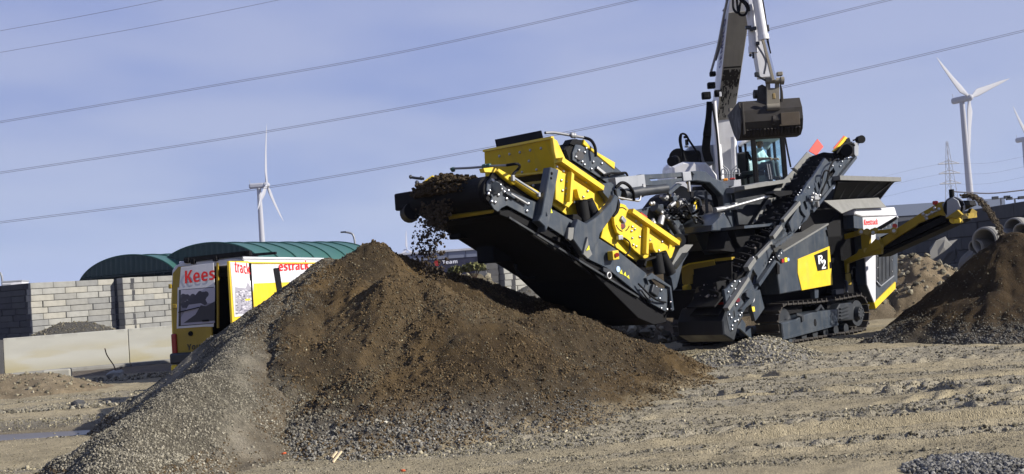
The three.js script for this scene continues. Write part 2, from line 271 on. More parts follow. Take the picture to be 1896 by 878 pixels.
// ---------------------------------------------------------------- heaps
const SL = 0.66;
function ridge(pts, sl = SL, round = 0.35) {  // height field of a heap along a crest polyline [x, y, z]
  return (x, z) => {
    let best = -9;
    for (let i = 0; i < Math.max(1, pts.length - 1); i++) {
      const a = pts[i], b = pts[i + 1] || a, dx = b[0] - a[0], dz = b[2] - a[2], L = dx * dx + dz * dz;
      const t = L ? clamp(((x - a[0]) * dx + (z - a[2]) * dz) / L) : 0, d = Math.hypot(x - a[0] - dx * t, z - a[2] - dz * t);
      const h = lerp(a[1], b[1], t) - sl * (Math.sqrt(d * d + round * round) - round);
      if (h > best) best = h;
    }
    return best;
  };
}
function heap(name, label, bounds, step, H, color, mat, cat = 'soil pile') {
  const [x0, x1, z0, z1] = bounds, nx = Math.ceil((x1 - x0) / step), nz = Math.ceil((z1 - z0) / step);
  const pos = [], col = [], uv = [], idx = [], hh = [];
  for (let j = 0; j <= nz; j++) for (let i = 0; i <= nx; i++) { const x = x0 + i * step, z = z0 + j * step, h = H(x, z); hh.push(h); pos.push(x, Math.max(h, -0.35), z); uv.push(x * 0.8 + h * 0.5, z * 0.8 + h * 0.25); col.push(...color(x, z, h)); }
  for (let j = 0; j < nz; j++) for (let i = 0; i < nx; i++) { const k = j * (nx + 1) + i; if (Math.max(hh[k], hh[k + 1], hh[k + nx + 1], hh[k + nx + 2]) < -0.15) continue; idx.push(k, k + nx + 1, k + 1, k + 1, k + nx + 1, k + nx + 2); }
  const g = new THREE.BufferGeometry(); g.setAttribute('position', new THREE.Float32BufferAttribute(pos, 3)); g.setAttribute('color', new THREE.Float32BufferAttribute(col, 3)); g.setAttribute('uv', new THREE.Float32BufferAttribute(uv, 2)); g.setIndex(idx); g.computeVertexNormals();
  const t = thing(name, label, cat); const m = new THREE.Mesh(g, mat); m.name = 'heap_body'; m.castShadow = m.receiveShadow = true; t.add(m); return t;
}
const soilMat = new THREE.MeshPhysicalMaterial({ specularIntensity: 0.2, color: new THREE.Color(0.9, 0.9, 0.9), vertexColors: true, map: soilT, roughness: 0.98, bumpMap: rep(soilT, 1.3), bumpScale: 0.022 });
const gravMat = new THREE.MeshPhysicalMaterial({ specularIntensity: 0.2, color: new THREE.Color(0.9, 0.9, 0.9), vertexColors: true, map: rep(stoneT, 0.9), roughness: 0.97, bumpMap: rep(stoneT, 0.9), bumpScale: 0.02 });
const peak = ridge([[-2.12, 2.38, -16.2], [-1.6, 2.12, -16.9]], 0.98, 0.2);
const backCrest = ridge([[-1.6, 2.1, -17.0], [-1.25, 1.95, -17.9], [-0.46, 1.64, -18.9], [0.5, 1.3, -19.0], [1.2, 0.95, -18.9]], 0.68, 0.2);
const midCrest = ridge([[0.6, 1.18, -16.35], [1.53, 0.76, -16.5], [2.7, 0.05, -16.6]], 0.58, 0.25);
const leftFan = ridge([[-2.25, 2.25, -16.1], [-2.98, 1.84, -14.95], [-3.0, 1.42, -13.9], [-2.75, 0.9, -12.7], [-2.3, 0.45, -11.8]], 0.68, 0.25);
const mainCrest = (x, z) => Math.max(leftFan(x, z) - 0.42 * Math.max(0, -2.9 - x), peak(x, z), backCrest(x, z), midCrest(x, z), spur(x, z));
const lobe = ridge([[-1.5, 1.92, -14.6], [-1.1, 1.66, -14.5], [-0.66, 1.32, -14.6], [-0.1, 1.16, -15.3], [0.6, 1.16, -16.3]], 0.68, 0.2);
const spur = ridge([[-2.12, 2.2, -16.0], [-2.2, 1.75, -14.9], [-2.25, 1.1, -13.4]], 0.72, 0.35);
const toeFan = ridge([[-1.7, 0.75, -12.4], [-0.7, 0.7, -12.9], [0.5, 0.5, -13.8], [1.6, 0.3, -15]], 0.45, 0.5);
function soilH(x, z) {
  const A = mainCrest(x, z), B = lobe(x, z), C = toeFan(x, z), k = 0.09;
  let h = Math.max(A, B, C); h += k * Math.log(Math.exp((A - h) / k) + Math.exp((B - h) / k) + Math.exp((C - h) / k)) * 0.35;
  const ang = Math.atan2(x + 2.0, z + 16), rad = Math.hypot(x + 2.0, z + 16);
  h += (fbm(ang * 3.2, rad * 0.25, 3, 5) - 0.5) * 0.3 * smooth(0.3, 1.6, rad) * smooth(-17.5, -16, z) * smooth(0.0, 0.7, h);             // gullies running down the slope
  h += (fbm(x * 1.7, z * 1.7, 3, 15) - 0.5) * 0.16 + (fbm(x * 7, z * 7, 3, 25) - 0.5) * 0.075;
  h += 0.05 * Math.pow(Math.max(0, fbm(x * 14, z * 14, 2, 35) - 0.45) * 2, 1);
  h += 0.12 * smooth(0.9, 0.1, Math.hypot(x + 2.1, z + 16.1)) * (fbm(x * 4, z * 4, 3, 66) - 0.3);
  return (h > 2 ? h : 0.11 * Math.log(1 + Math.exp(h / 0.11))) - 0.1;
}
const greyCrest = ridge([[-2.55, 2.12, -17.2], [-2.75, 2.08, -16.2], [-3.2, 1.64, -14.9], [-3.35, 1.16, -13.4], [-3.35, 0.92, -12.2], [-3.5, 0.78, -11.2], [-3.6, 0.55, -10.1], [-3.5, 0.3, -9.1]], 0.68, 0.2);
function gravelH(x, z) {
  let h = greyCrest(x, z); h += (fbm(x * 1.3, z * 1.3, 3, 105) - 0.5) * 0.22 + (fbm(x * 6, z * 6, 3, 106) - 0.5) * 0.07;
  const q = x * 0.8 + z * 0.6; h += (fbm(q * 2.5, (z - x) * 0.3, 3, 109) - 0.5) * 0.12;
  return h - 0.02;
}
const grit = (x, z) => smooth(0.44, 0.6, fbm(x * 0.9 + 3, z * 0.9, 4, 44)) ;
function coarse(x, z) { // where the heap is stony rather than fine soil
  const toe = smooth(0.75, 0.15, soilH(x, z)), lb = smooth(0.9, 0.2, Math.abs((x + 0.95) + 0.25 * (z + 13.6))) * smooth(-14.6, -13.4, z);
  return clamp(0.75 * toe * smooth(1.8, 0.2, x) + 0.55 * lb * grit(x, z) + 0.35 * grit(x, z));
}
{
  const B = [-6.4, 3.6, -22, -10.2];
  const t = heap('soil_pile', 'large brown soil and gravel pile under the discharge conveyor in the foreground', B, 0.034, soilH, (x, z, h) => {
    const f = smooth(0.42, 0.62, fbm(x * 0.7 + 1, z * 0.5 + 2, 3, 82)), c = coarse(x, z), n = fbm(x * 3, z * 3, 3, 83);
    const strk = smooth(0.35, 0.1, Math.abs(x + 1.62 + 0.12 * (z + 15) + 0.15 * (fbm(z * 1.5, 3, 3, 12) - 0.5))) * smooth(-12.6, -13.6, z) * 0.9; const ff = Math.max(f, strk); let r = lerp(0.052, 0.118, ff), g = lerp(0.036, 0.079, ff), b = lerp(0.0185, 0.036, ff);
    const gy = clamp(c * 0.75) ; r = lerp(r, 0.085, gy); g = lerp(g, 0.07, gy); b = lerp(b, 0.049, gy);
    const toeL = smooth(0.5, 0.1, h) * smooth(0.2, -0.8, x); r = lerp(r, 0.17, toeL * 0.7); g = lerp(g, 0.155, toeL * 0.7); b = lerp(b, 0.13, toeL * 0.7);
    const bl = smooth(0.22, 0.0, h - gravelH(x, z) + 0.2 * (fbm(x * 5, z * 5, 3, 19) - 0.5)) * 0.8; r = lerp(r, 0.14, bl); g = lerp(g, 0.125, bl); b = lerp(b, 0.095, bl); const rim = smooth(0.16, 0.02, h - groundH(x, z) + 0.1 * (fbm(x * 6, z * 6, 3, 39) - 0.5)) * 0.85; r = lerp(r, 0.3, rim); g = lerp(g, 0.245, rim); b = lerp(b, 0.155, rim); const m = 0.75 + 0.5 * n; return [r * m, g * m, b * m];
  }, soilMat);
  const L = [];
  for (let i = 0; i < 260000; i++) {
    const x = lerp(B[0], B[1], rnd()), z = lerp(-19.4, B[3], rnd()), h = soilH(x, z); if (h < groundH(x, z) - 0.02 || h < gravelH(x, z) - 0.02) continue;
    const c = coarse(x, z); if (rnd() > 0.03 + 0.6 * c * c) continue;
    const toe = smooth(0.6, 0.1, h), s = (0.005 + 0.012 * rnd() * rnd()) * (1 + 0.55 * toe * smooth(0.8, -1.2, x) + 0.2 * c), w = rnd();
    const k = w < 0.03 ? 1.6 : 0.42 + 0.42 * toe * smooth(0.8, -1, x); L.push([x, h + s * 0.25, z, s, ...stoneCol(k, 1.1 - 0.9 * toe)]);
  }
  for (let i = 0; i < 150000; i++) {   // clods of the soil itself
    const x = lerp(B[0], B[1], rnd()), z = lerp(-19.4, B[3], rnd()), h = soilH(x, z); if (h < groundH(x, z) - 0.02 || h < gravelH(x, z) - 0.02) continue;
    const n = fbm(x * 2.2, z * 2.2, 3, 141); if (rnd() > 0.15 + 0.75 * smooth(0.4, 0.6, n)) continue;
    const s = 0.006 + 0.016 * Math.pow(rnd(), 3), k = 0.045 + 0.07 * rnd(); L.push([x, h + s * 0.2, z, s, k, k * 0.7, k * 0.36]);
  }
  scatter('stones', t, L);
}
{
  const B = [-7.4, 0.4, -21, -8.6];
  const t = heap('gravel_pile', 'grey gravel pile on the left flank of the brown soil pile', B, 0.036, (x, z) => gravelH(x, z) < soilH(x, z) - 0.25 ? -1 : gravelH(x, z), (x, z, h) => {
    const f = smooth(0.45, 0.65, fbm(x * 0.9 + 5, z * 0.7, 4, 182)), n = fbm(x * 4, z * 4, 3, 183), m = 0.7 + 0.6 * n;
    const bl = smooth(0.35, 0.0, h - soilH(x, z) + 0.3 * (fbm(x * 4, z * 4, 3, 29) - 0.5)) * 0.6, c = [lerp(0.115, 0.235, f), lerp(0.103, 0.21, f), lerp(0.079, 0.161, f)]; return [lerp(c[0], 0.09, bl) * m, lerp(c[1], 0.064, bl) * m, lerp(c[2], 0.035, bl) * m];
  }, soilMat, 'gravel pile');
  const L = [];
  for (let i = 0; i < 330000; i++) {
    const x = lerp(B[0], B[1], rnd()), z = lerp(-16.5, B[3], rnd()), h = gravelH(x, z); const hs = soilH(x, z); if (h < groundH(x, z) - 0.02 || (h < hs - 0.03 && rnd() > 0.75 * smooth(-0.3, -0.03, h - hs))) continue;
    const f = smooth(0.5, 0.66, fbm(x * 0.9 + 5, z * 0.7, 4, 182)); if (rnd() > 0.75 - 0.7 * f) continue;
    const toe = smooth(0.8, 0.1, h), s = 0.005 + 0.011 * rnd() * rnd() + 0.009 * toe * rnd() * rnd(); L.push([x, Math.max(h, hs) + s * 0.2, z, s, ...(h > hs && h - hs < 0.3 && rnd() < 0.35 ? [0.08, 0.056, 0.03] : stoneCol(0.78 + 0.35 * toe, 0.55))]);
  }
  scatter('stones', t, L);
}
// right-hand soil pile below the fines conveyor
const rApex = at(1866, 440, 20.8);
const rCrest = ridge([[rApex.x - 0.25, rApex.y - 0.12, rApex.z], [rApex.x + 0.1, rApex.y + 0.12, rApex.z], [rApex.x + 0.6, rApex.y + 0.04, rApex.z - 0.1], [rApex.x + 2.2, rApex.y - 0.5, rApex.z]], 0.76, 0.2), rToe = ridge([[rApex.x - 1.35, 0.78, rApex.z + 1.1], [rApex.x + 0.5, 0.9, rApex.z + 1.7]], 0.5, 0.4);
function rightH(x, z) { let h = Math.max(rCrest(x, z), rToe(x, z)); const a = Math.atan2(x - rApex.x, z - rApex.z), r = Math.hypot(x - rApex.x, z - rApex.z); return h + (fbm(a * 3.4 + 9, r * 0.3, 3, 205) - 0.5) * 0.4 * smooth(0.2, 1.3, r) + (fbm(x * 5, z * 5, 4, 206) - 0.5) * 0.12 - 0.03; }
{
  const B = [rApex.x - 5, rApex.x + 5, rApex.z - 4, rApex.z + 4.5];
  const t = heap('soil_pile', 'dark brown soil pile under the falling stream of the yellow conveyor', B, 0.05, rightH, (x, z, h) => { const f = smooth(0.4, 0.65, fbm(x * 0.8, z * 0.8, 3, 282)), c = smooth(0.45, 0.05, h), m = 0.75 + 0.5 * fbm(x * 4, z * 4, 3, 283); return [lerp(lerp(0.055, 0.1, f), 0.1, c) * m, lerp(lerp(0.037, 0.066, f), 0.084, c) * m, lerp(lerp(0.019, 0.029, f), 0.062, c) * m]; }, soilMat);
  const L = [];
  for (let i = 0; i < 70000; i++) { const x = lerp(B[0], B[1], rnd()), z = lerp(rApex.z - 1, B[3], rnd()), h = rightH(x, z); if (h < 0) continue; const c = smooth(0.55, 0.05, h) * smooth(0.3, 0.55, fbm(x, z, 3, 288)); if (rnd() > 0.08 + 0.7 * c) continue; const s = 0.008 + 0.018 * rnd() * rnd() + 0.012 * c * rnd(); L.push([x, h + s * 0.2, z, s, ...stoneCol(rnd() < 0.04 ? 1.1 : 0.3 + 0.35 * c, 1 - 0.8 * c)]); }
  scatter('stones', t, L);
}
// rubble heap behind the engine, and the heap that carries the excavator
function heapPlain(name, label, crest, sl, bounds, step, cols, seed, amp, stones, cat, mat = soilMat) {
  const H = ridge(crest, sl, 0.3), F = (x, z) => H(x, z) + (fbm(x * 1.2, z * 1.2, 4, seed) - 0.5) * amp + (fbm(x * 5, z * 5, 3, seed + 3) - 0.5) * amp * 0.4;
  const t = heap(name, label, bounds, step, F, (x, z) => { const m = 0.75 + 0.5 * fbm(x * 3, z * 3, 3, seed + 7), f = fbm(x * 0.8, z * 0.8, 3, seed + 9); return [0, 1, 2].map(q => lerp(cols[0][q], cols[1][q], f) * m * 0.6); }, mat, cat);
  if (stones) { const L = []; for (let i = 0; i < stones[0]; i++) { const x = lerp(bounds[0], bounds[1], rnd()), z = lerp(bounds[2], bounds[3], rnd()), h = F(x, z); if (h < 0.02) continue; const s = stones[1] + stones[2] * Math.pow(rnd(), 4); L.push([x, h + s * 0.2, z, s, ...stoneCol(stones[3], 0.8)]); } scatter('stones', t, L); }
  return F;
}
const rb = at(1680, 470, 29);
const rubbleF = heapPlain('rubble_pile', 'tan rubble heap with broken stones behind the engine end of the crusher', [[rb.x - 3, rb.y - 0.5, rb.z - 1], [rb.x, rb.y, rb.z], [rb.x + 1.2, rb.y - 0.7, rb.z + 0.6], [rb.x + 1.5, 0.6, rb.z + 2]], 0.8, [rb.x - 8, rb.x + 6, rb.z - 5, rb.z + 6], 0.09, [[0.36, 0.27, 0.16], [0.54, 0.43, 0.28]], 301, 0.6, [14000, 0.01, 0.1, 1.2], 'rubble heap');
const sm = onGround(1405, 672, 0);
heapPlain('gravel_pile', 'low grey gravel heap in front of the caterpillar track', [[sm.x - 0.55, 0.22, sm.z - 0.5], [sm.x + 0.15, 0.36, sm.z - 0.55], [sm.x + 0.7, 0.16, sm.z - 0.7]], 0.42, [sm.x - 2.2, sm.x + 2.4, sm.z - 1.7, sm.z + 1], 0.035, [[0.38, 0.36, 0.31], [0.55, 0.52, 0.46]], 321, 0.1, [14000, 0.008, 0.026, 1.5], 'gravel pile');
const sd = onGround(35, 735, 0);
heapPlain('sand_pile', 'small tan sand heap at the left edge before the low concrete wall', [[sd.x - 1.5, 0.5, sd.z - 0.9], [sd.x, 0.42, sd.z - 1], [sd.x + 0.9, 0.12, sd.z - 0.8]], 0.4, [sd.x - 4, sd.x + 3.2, sd.z - 3, sd.z + 1.5], 0.06, [[0.4, 0.31, 0.19], [0.52, 0.42, 0.28]], 341, 0.14, [2500, 0.012, 0.05, 1], 'sand pile');
const gw = at(125, 598, 34);
heapPlain('gravel_pile', 'fine grey gravel heap against the block wall above the low concrete wall', [[gw.x - 0.3, gw.y, gw.z - 0.4], [gw.x + 0.3, gw.y - 0.02, gw.z - 0.5]], 0.45, [gw.x - 4.5, gw.x + 4.5, gw.z - 4, gw.z + 3.5], 0.1, [[0.29, 0.275, 0.24], [0.36, 0.34, 0.3]], 361, 0.1, [9000, 0.015, 0.03, 0.7], 'gravel pile', gravMat);
// ---------------------------------------------------------------- mobile crusher
// local axes of the crusher: x runs from the discharge end to the engine end, z towards the viewer's side, y up
const MO = onGround(1462, 640, 0), MT = Math.PI / 4;
const crusher = thing('mobile_crusher', 'dark grey and yellow tracked impact crusher with raised discharge conveyor over the brown pile', 'mobile crusher', [MO.x, 0, MO.z], MT);
const MU = V(Math.cos(MT), 0, -Math.sin(MT)), MW = V(Math.sin(MT), 0, Math.cos(MT));
const onAxis = (px, py, z0, ax, other) => { const w = ray(px, py), C = V(0, EYE, 0), t = (z0 - C.clone().sub(MO).dot(ax)) / w.dot(ax), P = C.addScaledVector(w, t); return [P.clone().sub(MO).dot(other), P.y]; };
const FR = { A: [720, 220, 2.9275], B: [1020, 220, 2.9275], D: [1300, 230, 2.9275], E: [1250, 400, 2.9275], F: [1500, 330, 2.833], a: [740, 230, 5.486], b: [880, 230, 5.486], c: [1000, 280, 5.486], d: [1080, 360, 5.486], e: [1180, 300, 5.486], f: [1230, 400, 5.486], g: [1230, 500, 5.486], h: [1390, 360, 5.486], i: [1390, 500, 5.486], j: [1440, 240, 5.486], k: [1560, 340, 4.619], l: [1300, 0, 6.272], m: [1300, 120, 5.853], n: [1230, 230, 6.272], o: [1080, 480, 5.486], p: [1700, 360, 6.27], x: [0, 0, 1] };
const px = (f, X, Y) => [FR[f][0] + X / FR[f][2], FR[f][1] + Y / FR[f][2]];
const S = (f, X, Y, z) => onAxis(...px(f, X, Y), z, MW, MU);       // point on the lengthwise plane z -> [x, y]
const C3 = (f, X, Y, z) => [...S(f, X, Y, z), z];
const X3 = (f, X, Y, x) => { const q = onAxis(...px(f, X, Y), x, MU, MW); return [x, q[1], q[0]]; };   // point on the crosswise plane x
const poly = (f, z, list) => list.map(p => typeof p[0] === 'string' ? S(p[0], p[1], p[2], z) : S(f, p[0], p[1], z));
const plate = (f, z, list, th, bev = 0.006, holes = []) => { const q = poly(f, z, list); const g = extr(q, th, bev, holes.map(h => poly(f, z, h))); return g.translate(0, 0, z); };
const bolts = (f, z, list, r = 0.02) => list.map(p => { const q = S(f, p[0], p[1], z); return bolt(q[0], q[1], z, r); });
const mc = (name, geos, mat, parent = crusher, kind) => mesh(name, geos, mat, parent, kind);
// --- undercarriage
function makeTrack(z1, near) {
  const tr = sub('crawler_track', crusher), x0 = 0.1, x1 = 2.98, r = 0.36, yc = 0.42, zm = z1 - 0.28;
  const straight = x1 - x0, per = 2 * straight + 2 * Math.PI * r, n = 44;
  const shoe = join([rbox(per / n - 0.018, 0.035, 0.5, 0.008), box(0.028, 0.05, 0.5, -per / n * 0.32, 0.035, 0), box(0.1, 0.05, 0.12, 0, -0.04, 0)]);
  for (let i = 0; i < n; i++) {
    let s = (i + 0.5) * per / n, x, y, a;
    if (s < straight) { x = x0 + s; y = yc + r - 0.03 * Math.sin(s / straight * Math.PI); a = 0; }
    else if (s < straight + Math.PI * r) { const t = (s - straight) / r; x = x1 + r * Math.sin(t); y = yc + r * Math.cos(t); a = -t; }
    else if (s < 2 * straight + Math.PI * r) { x = x1 - (s - straight - Math.PI * r); y = yc - r; a = Math.PI; }
    else { const t = (s - 2 * straight - Math.PI * r) / r; x = x0 - r * Math.sin(t); y = yc - r * Math.cos(t); a = Math.PI - t; }
    const m = new THREE.Mesh(shoe, M.track); m.name = 'track_shoe'; m.position.set(x, y, zm); m.rotation.z = a; m.castShadow = m.receiveShadow = true; tr.add(m);
  }
  const zf = z1 + 0.02;
  mc('track_frame', [plate('i', zf, [[335, 705], [315, 540], [470, 500], [500, 470], [640, 430], [690, 420], [885, 400], [890, 545]], 0.5, 0.02), plate('i', zf + 0.004, [[328, 715], [330, 690], [892, 538], [895, 562]], 0.05, 0.004)], M.grey, tr);
  mc('frame_lug', [plate('i', zf + 0.03, [[470, 435], [540, 455], [545, 520], [525, 530], [520, 475], [470, 465]], 0.03), plate('i', zf + 0.02, [[660, 415], [720, 350], [755, 405], [735, 405], [720, 380], [690, 418]], 0.04)], M.darkGrey, tr);
  mc('frame_opening', [extr(circ(...S('i', 655, 535, zf), 0.05, 10).map(p => [p[0], p[1] + (p[1] - S('i', 655, 535, zf)[1]) * 0.5]), 0.01, 0.001).translate(0, 0, zf + 0.006)], M.black, tr);
  mc('drive_guard', [plate('i', zf - 0.02, [[890, 520], [880, 395], [910, 345], [1030, 330], [1050, 370], [1050, 510]], 0.4, 0.02), ...[380, 415, 450, 485].map(y => plate('i', zf + 0.015, [[915, y + 8], [1005, y - 18], [1005, y - 4], [918, y + 22]], 0.04))], M.darkGrey, tr);
  const c = S('i', 1105, 430, zf);
  mc('drive_sprocket', [cyl([c[0], yc, zf - 0.35], [c[0], yc, zf - 0.05], 0.27, 0.27, 22), cyl([c[0], yc, zf - 0.05], [c[0], yc, zf + 0.04], 0.15, 0.13, 16), ...circ(c[0], yc, 0.1, 8).map(p => bolt(p[0], p[1], zf + 0.045, 0.02))], M.darkGrey, tr);
  mc('front_idler', [cyl([x0, yc, zm - 0.1], [x0, yc, zm + 0.12], 0.3, 0.3, 20)], M.darkGrey, tr);
  for (let k = 0; k < 6; k++) mc('track_roller', [cyl([0.25 + k * 0.42, 0.14, zm - 0.16], [0.25 + k * 0.42, 0.14, zm + 0.22], 0.1, 0.1, 12)], M.darkGrey, tr);
  if (near) mc('roller_bracket', [plate('i', zf - 0.04, [[365, 790], [395, 700], [420, 700], [430, 780], [400, 790]], 0.05)], M.grey, tr);
  return tr;
}
makeTrack(0, true); makeTrack(-1.98, false);
mc('chassis', [box(4.6, 0.34, 1.4, 1.35, 0.78, -1.25), box(0.6, 0.24, 2.1, 0.6, 0.7, -1.25), box(0.6, 0.24, 2.1, 2.2, 0.7, -1.25), box(3.2, 0.5, 1.9, 1.1, 1.15, -1.35)], M.black);
mc('chassis_step', [plate('i', -0.1, [[650, 190], [692, 200], [690, 285], [655, 290]], 0.1), plate('i', -0.1, [[865, 200], [945, 190], [950, 240], [870, 250]], 0.1)], M.grey);
// --- engine side: hood with yellow panel
mc('side_hood', [plate('h', 0, [[270, 800], [265, 690], [322, 590], [775, 320], [815, 700], [('i'), 835, 150], ['i', 300, 245]], 2.2, 0.014)], M.grey);
{
  const a = S('h', 310, 600, 0), b = S('h', 780, 318, 0);
  mc('hood_lid', [bar([a[0] - 0.02, a[1] + 0.02, -1.1], [b[0] + 0.02, b[1] + 0.035, -1.1], 2.24, 0.035)], M.greyDusty);
}
mc('hood_panel', [plate('h', 0.012, [[480, 658], [802, 527], [833, 878], ['i', 835, 150], ['i', 522, 208], [480, 800]], 0.014, 0.004)], M.yellow);
mc('hood_badge', [plate('h', 0.017, [[645, 617], [783, 560], [787, 762], [682, 780]], 0.008, 0.002)], M.black);
{
  const bm = decalMat(128, 192, (x, w, h) => { x.clearRect(0, 0, w, h); x.fillStyle = '#f4f4f4'; x.font = 'bold 156px sans-serif'; x.save(); x.scale(0.82, 1); x.fillText('R', 0, 118); x.fillText('2', 62, 190); x.restore(); });
  const z = 0.021; decal('model_lettering', [C3('h', 690, 770, z), C3('h', 772, 752, z), C3('h', 768, 596, z), C3('h', 676, 622, z)], bm, crusher);
}
mc('hood_handle', [plate('h', 0.03, [[808, 690], [820, 686], [824, 750], [812, 754]], 0.03), plate('h', 0.03, [[775, 360], [800, 355], [802, 420], [790, 425]], 0.03), plate('h', 0.03, [[270, 690], [298, 720], [298, 810], [272, 812]], 0.03)], M.black);
mc('warning_sign', [plate('h', 0.008, [[345, 645], [372, 640], [374, 685], [348, 690]], 0.008, 0.001)], std(0.85, 0.6, 0.02, 0.5));
mc('notice_disc', [extr(circ(...S('h', 385, 662, 0.012), 0.035, 14), 0.008, 0.001).translate(0, 0, 0.012)], std(0.3, 0.45, 0.75, 0.5));
mc('emergency_button', [plate('h', 0.03, [[318, 655], [340, 655], [340, 695], [320, 695]], 0.03)], M.red);
mc('tail_section', [box(2.1, 1.0, 2.1, 2.4, 1.55, -1.3)], M.black);
// --- engine pack with white panel
mc('engine_pack', [plate('F', -0.02, [[280, 210], [462, 200], [460, 545], [340, 655], [300, 560]], 2.3, 0.012)], M.grey);
mc('white_panel', [plate('F', 0.0, [[276, 206], [462, 198], [462, 205], [345, 268], [345, 640], [338, 655], [300, 560]], 0.03, 0.006)], M.white);
mc('pack_cap', [plate('F', 0.02, [[235, 160], [445, 152], [458, 196], [272, 202], [236, 190]], 2.3, 0.02)], M.white);
mc('pack_pillar', [plate('F', -0.01, [[228, 195], [274, 204], [280, 268], [232, 262]], 0.3)], M.grey);
mc('yellow_stripe', [plate('F', 0.012, [[338, 655], [450, 543], [450, 581], [345, 686]], 0.3, 0.01)], M.yellow);
mc('cooling_grille', [plate('F', 0.0, [[345, 402], [438, 360], [438, 510], [372, 560], [345, 540]], 0.02, 0.004), ...[360, 380, 400, 420].map(X => plate('F', 0.012, [[X, 395 - (X - 345) * 0.42], [X + 3, 394 - (X - 345) * 0.42], [X + 3, 548 - (X - 372) * 0.7], [X, 548 - (X - 372) * 0.7]], 0.02, 0.001))], M.darkGrey);
mc('grille_frame', [[348, 540, 372, 566], [372, 566, 440, 512], [345, 268, 462, 205]].map(q => bar(C3('F', q[0], q[1], 0.01), C3('F', q[2], q[3], 0.01), 0.02, 0.02)), M.lightGrey);
mc('panel_bolts', bolts('F', 0.014, [[355, 410], [355, 470], [355, 525], [400, 395], [432, 375], [432, 430], [432, 490], [360, 280], [400, 258], [440, 236], [380, 268], [420, 247]], 0.014), M.zinc, crusher, 'stuff');
{
  const km = decalMat(512, 128, brandLetters('#d8201c')), z = 0.006;
  decal('brand_lettering', [C3('F', 282, 248, z), C3('F', 357, 243, z), C3('F', 357, 212, z), C3('F', 282, 214, z)], km, crusher);
}
mc('engine_skirt', [plate('F', -0.25, [[90, 245], [180, 165], [235, 190], [300, 560], [345, 690], [300, 690], [280, 610], [120, 600]], 1.9, 0.01)], M.black);
mc('cable_conduit', [tube([C3('F', 180, 540, -0.15), C3('F', 190, 545, -0.1), C3('F', 193, 600, -0.08)], 0.03), tube([C3('F', 225, 470, -0.2), C3('F', 240, 470, -0.2), C3('F', 243, 545, -0.2)], 0.015)], M.darkGrey);
// --- feed hopper with flared wings
{
  const n0 = X3('j', 562, 715, 1.15), zl = -0.42, zt = 0.34, yb = 2.74, yt = 3.16, xa = 0.35, xb = 3.6, xc = 4.75;
  const q = (x, y, z) => [x, y, z];
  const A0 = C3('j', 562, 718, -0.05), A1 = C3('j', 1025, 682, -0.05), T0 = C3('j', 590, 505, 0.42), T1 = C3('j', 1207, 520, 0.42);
  mc('hopper_wing', [slab([A0, A1, T1, T0], 0.05)], M.black);  // near wing: shade of its downward face put in as black
  mc('wing_rim', [bar([T0[0], T0[1] + 0.02, T0[2]], [T1[0] + 0.02, T1[1] + 0.02, T1[2]], 0.2, 0.09)], M.greyDusty);
  mc('wing_rib', [0.12, 0.3, 0.48, 0.66, 0.84].map(t => { const a = v3(A0).lerp(v3(A1), t), b = v3(T0).lerp(v3(T1), t + 0.06); return bar([a.x, a.y + 0.02, a.z + 0.03], [b.x, b.y - 0.03, b.z + 0.01], 0.05, 0.03, [0, 0, 1]); }), M.darkGrey);
  const R0 = C3('j', 470, 720, 0.0), R1 = C3('j', 1025, 690, 0.0), R2 = C3('j', 1108, 788, 0.12), R3 = C3('j', 780, 800, 0.12), R4 = C3('j', 640, 862, 0.12);
  mc('rubber_apron', [slab([R2, R1, R0, R4, R3], 0.025)], M.greyDusty);
  mc('hopper_wing', [slab([[T0[0], yt, -2.95], [T1[0], yt, -2.95], [A1[0], yb, -2.2], [A0[0], yb, -2.2]], 0.05)], M.darkGrey);
  mc('hopper_wing', [slab([[T1[0], yt, 0.35], [T1[0], yt, -2.9], [A1[0], yb, -2.2], [A1[0], yb, -0.1]], 0.05)], M.darkGrey);
  mc('hopper_body', [box(3.4, 1.2, 1.9, 3.0, 2.15, -1.25)], M.black);
  mc('feeder_wall', [plate('D', -0.5, [[170, 350], [420, 305], [470, 390], [350, 545], [200, 545], [180, 400]], 0.08)], M.darkGrey);
  mc('feeder_lip', [bar(C3('D', 170, 352, -0.45), C3('D', 420, 312, -0.45), 0.5, 0.07), plate('D', -0.42, [[170, 372], [172, 345], [350, 310], [425, 308], [420, 325]], 0.2)], M.greyDusty);
}
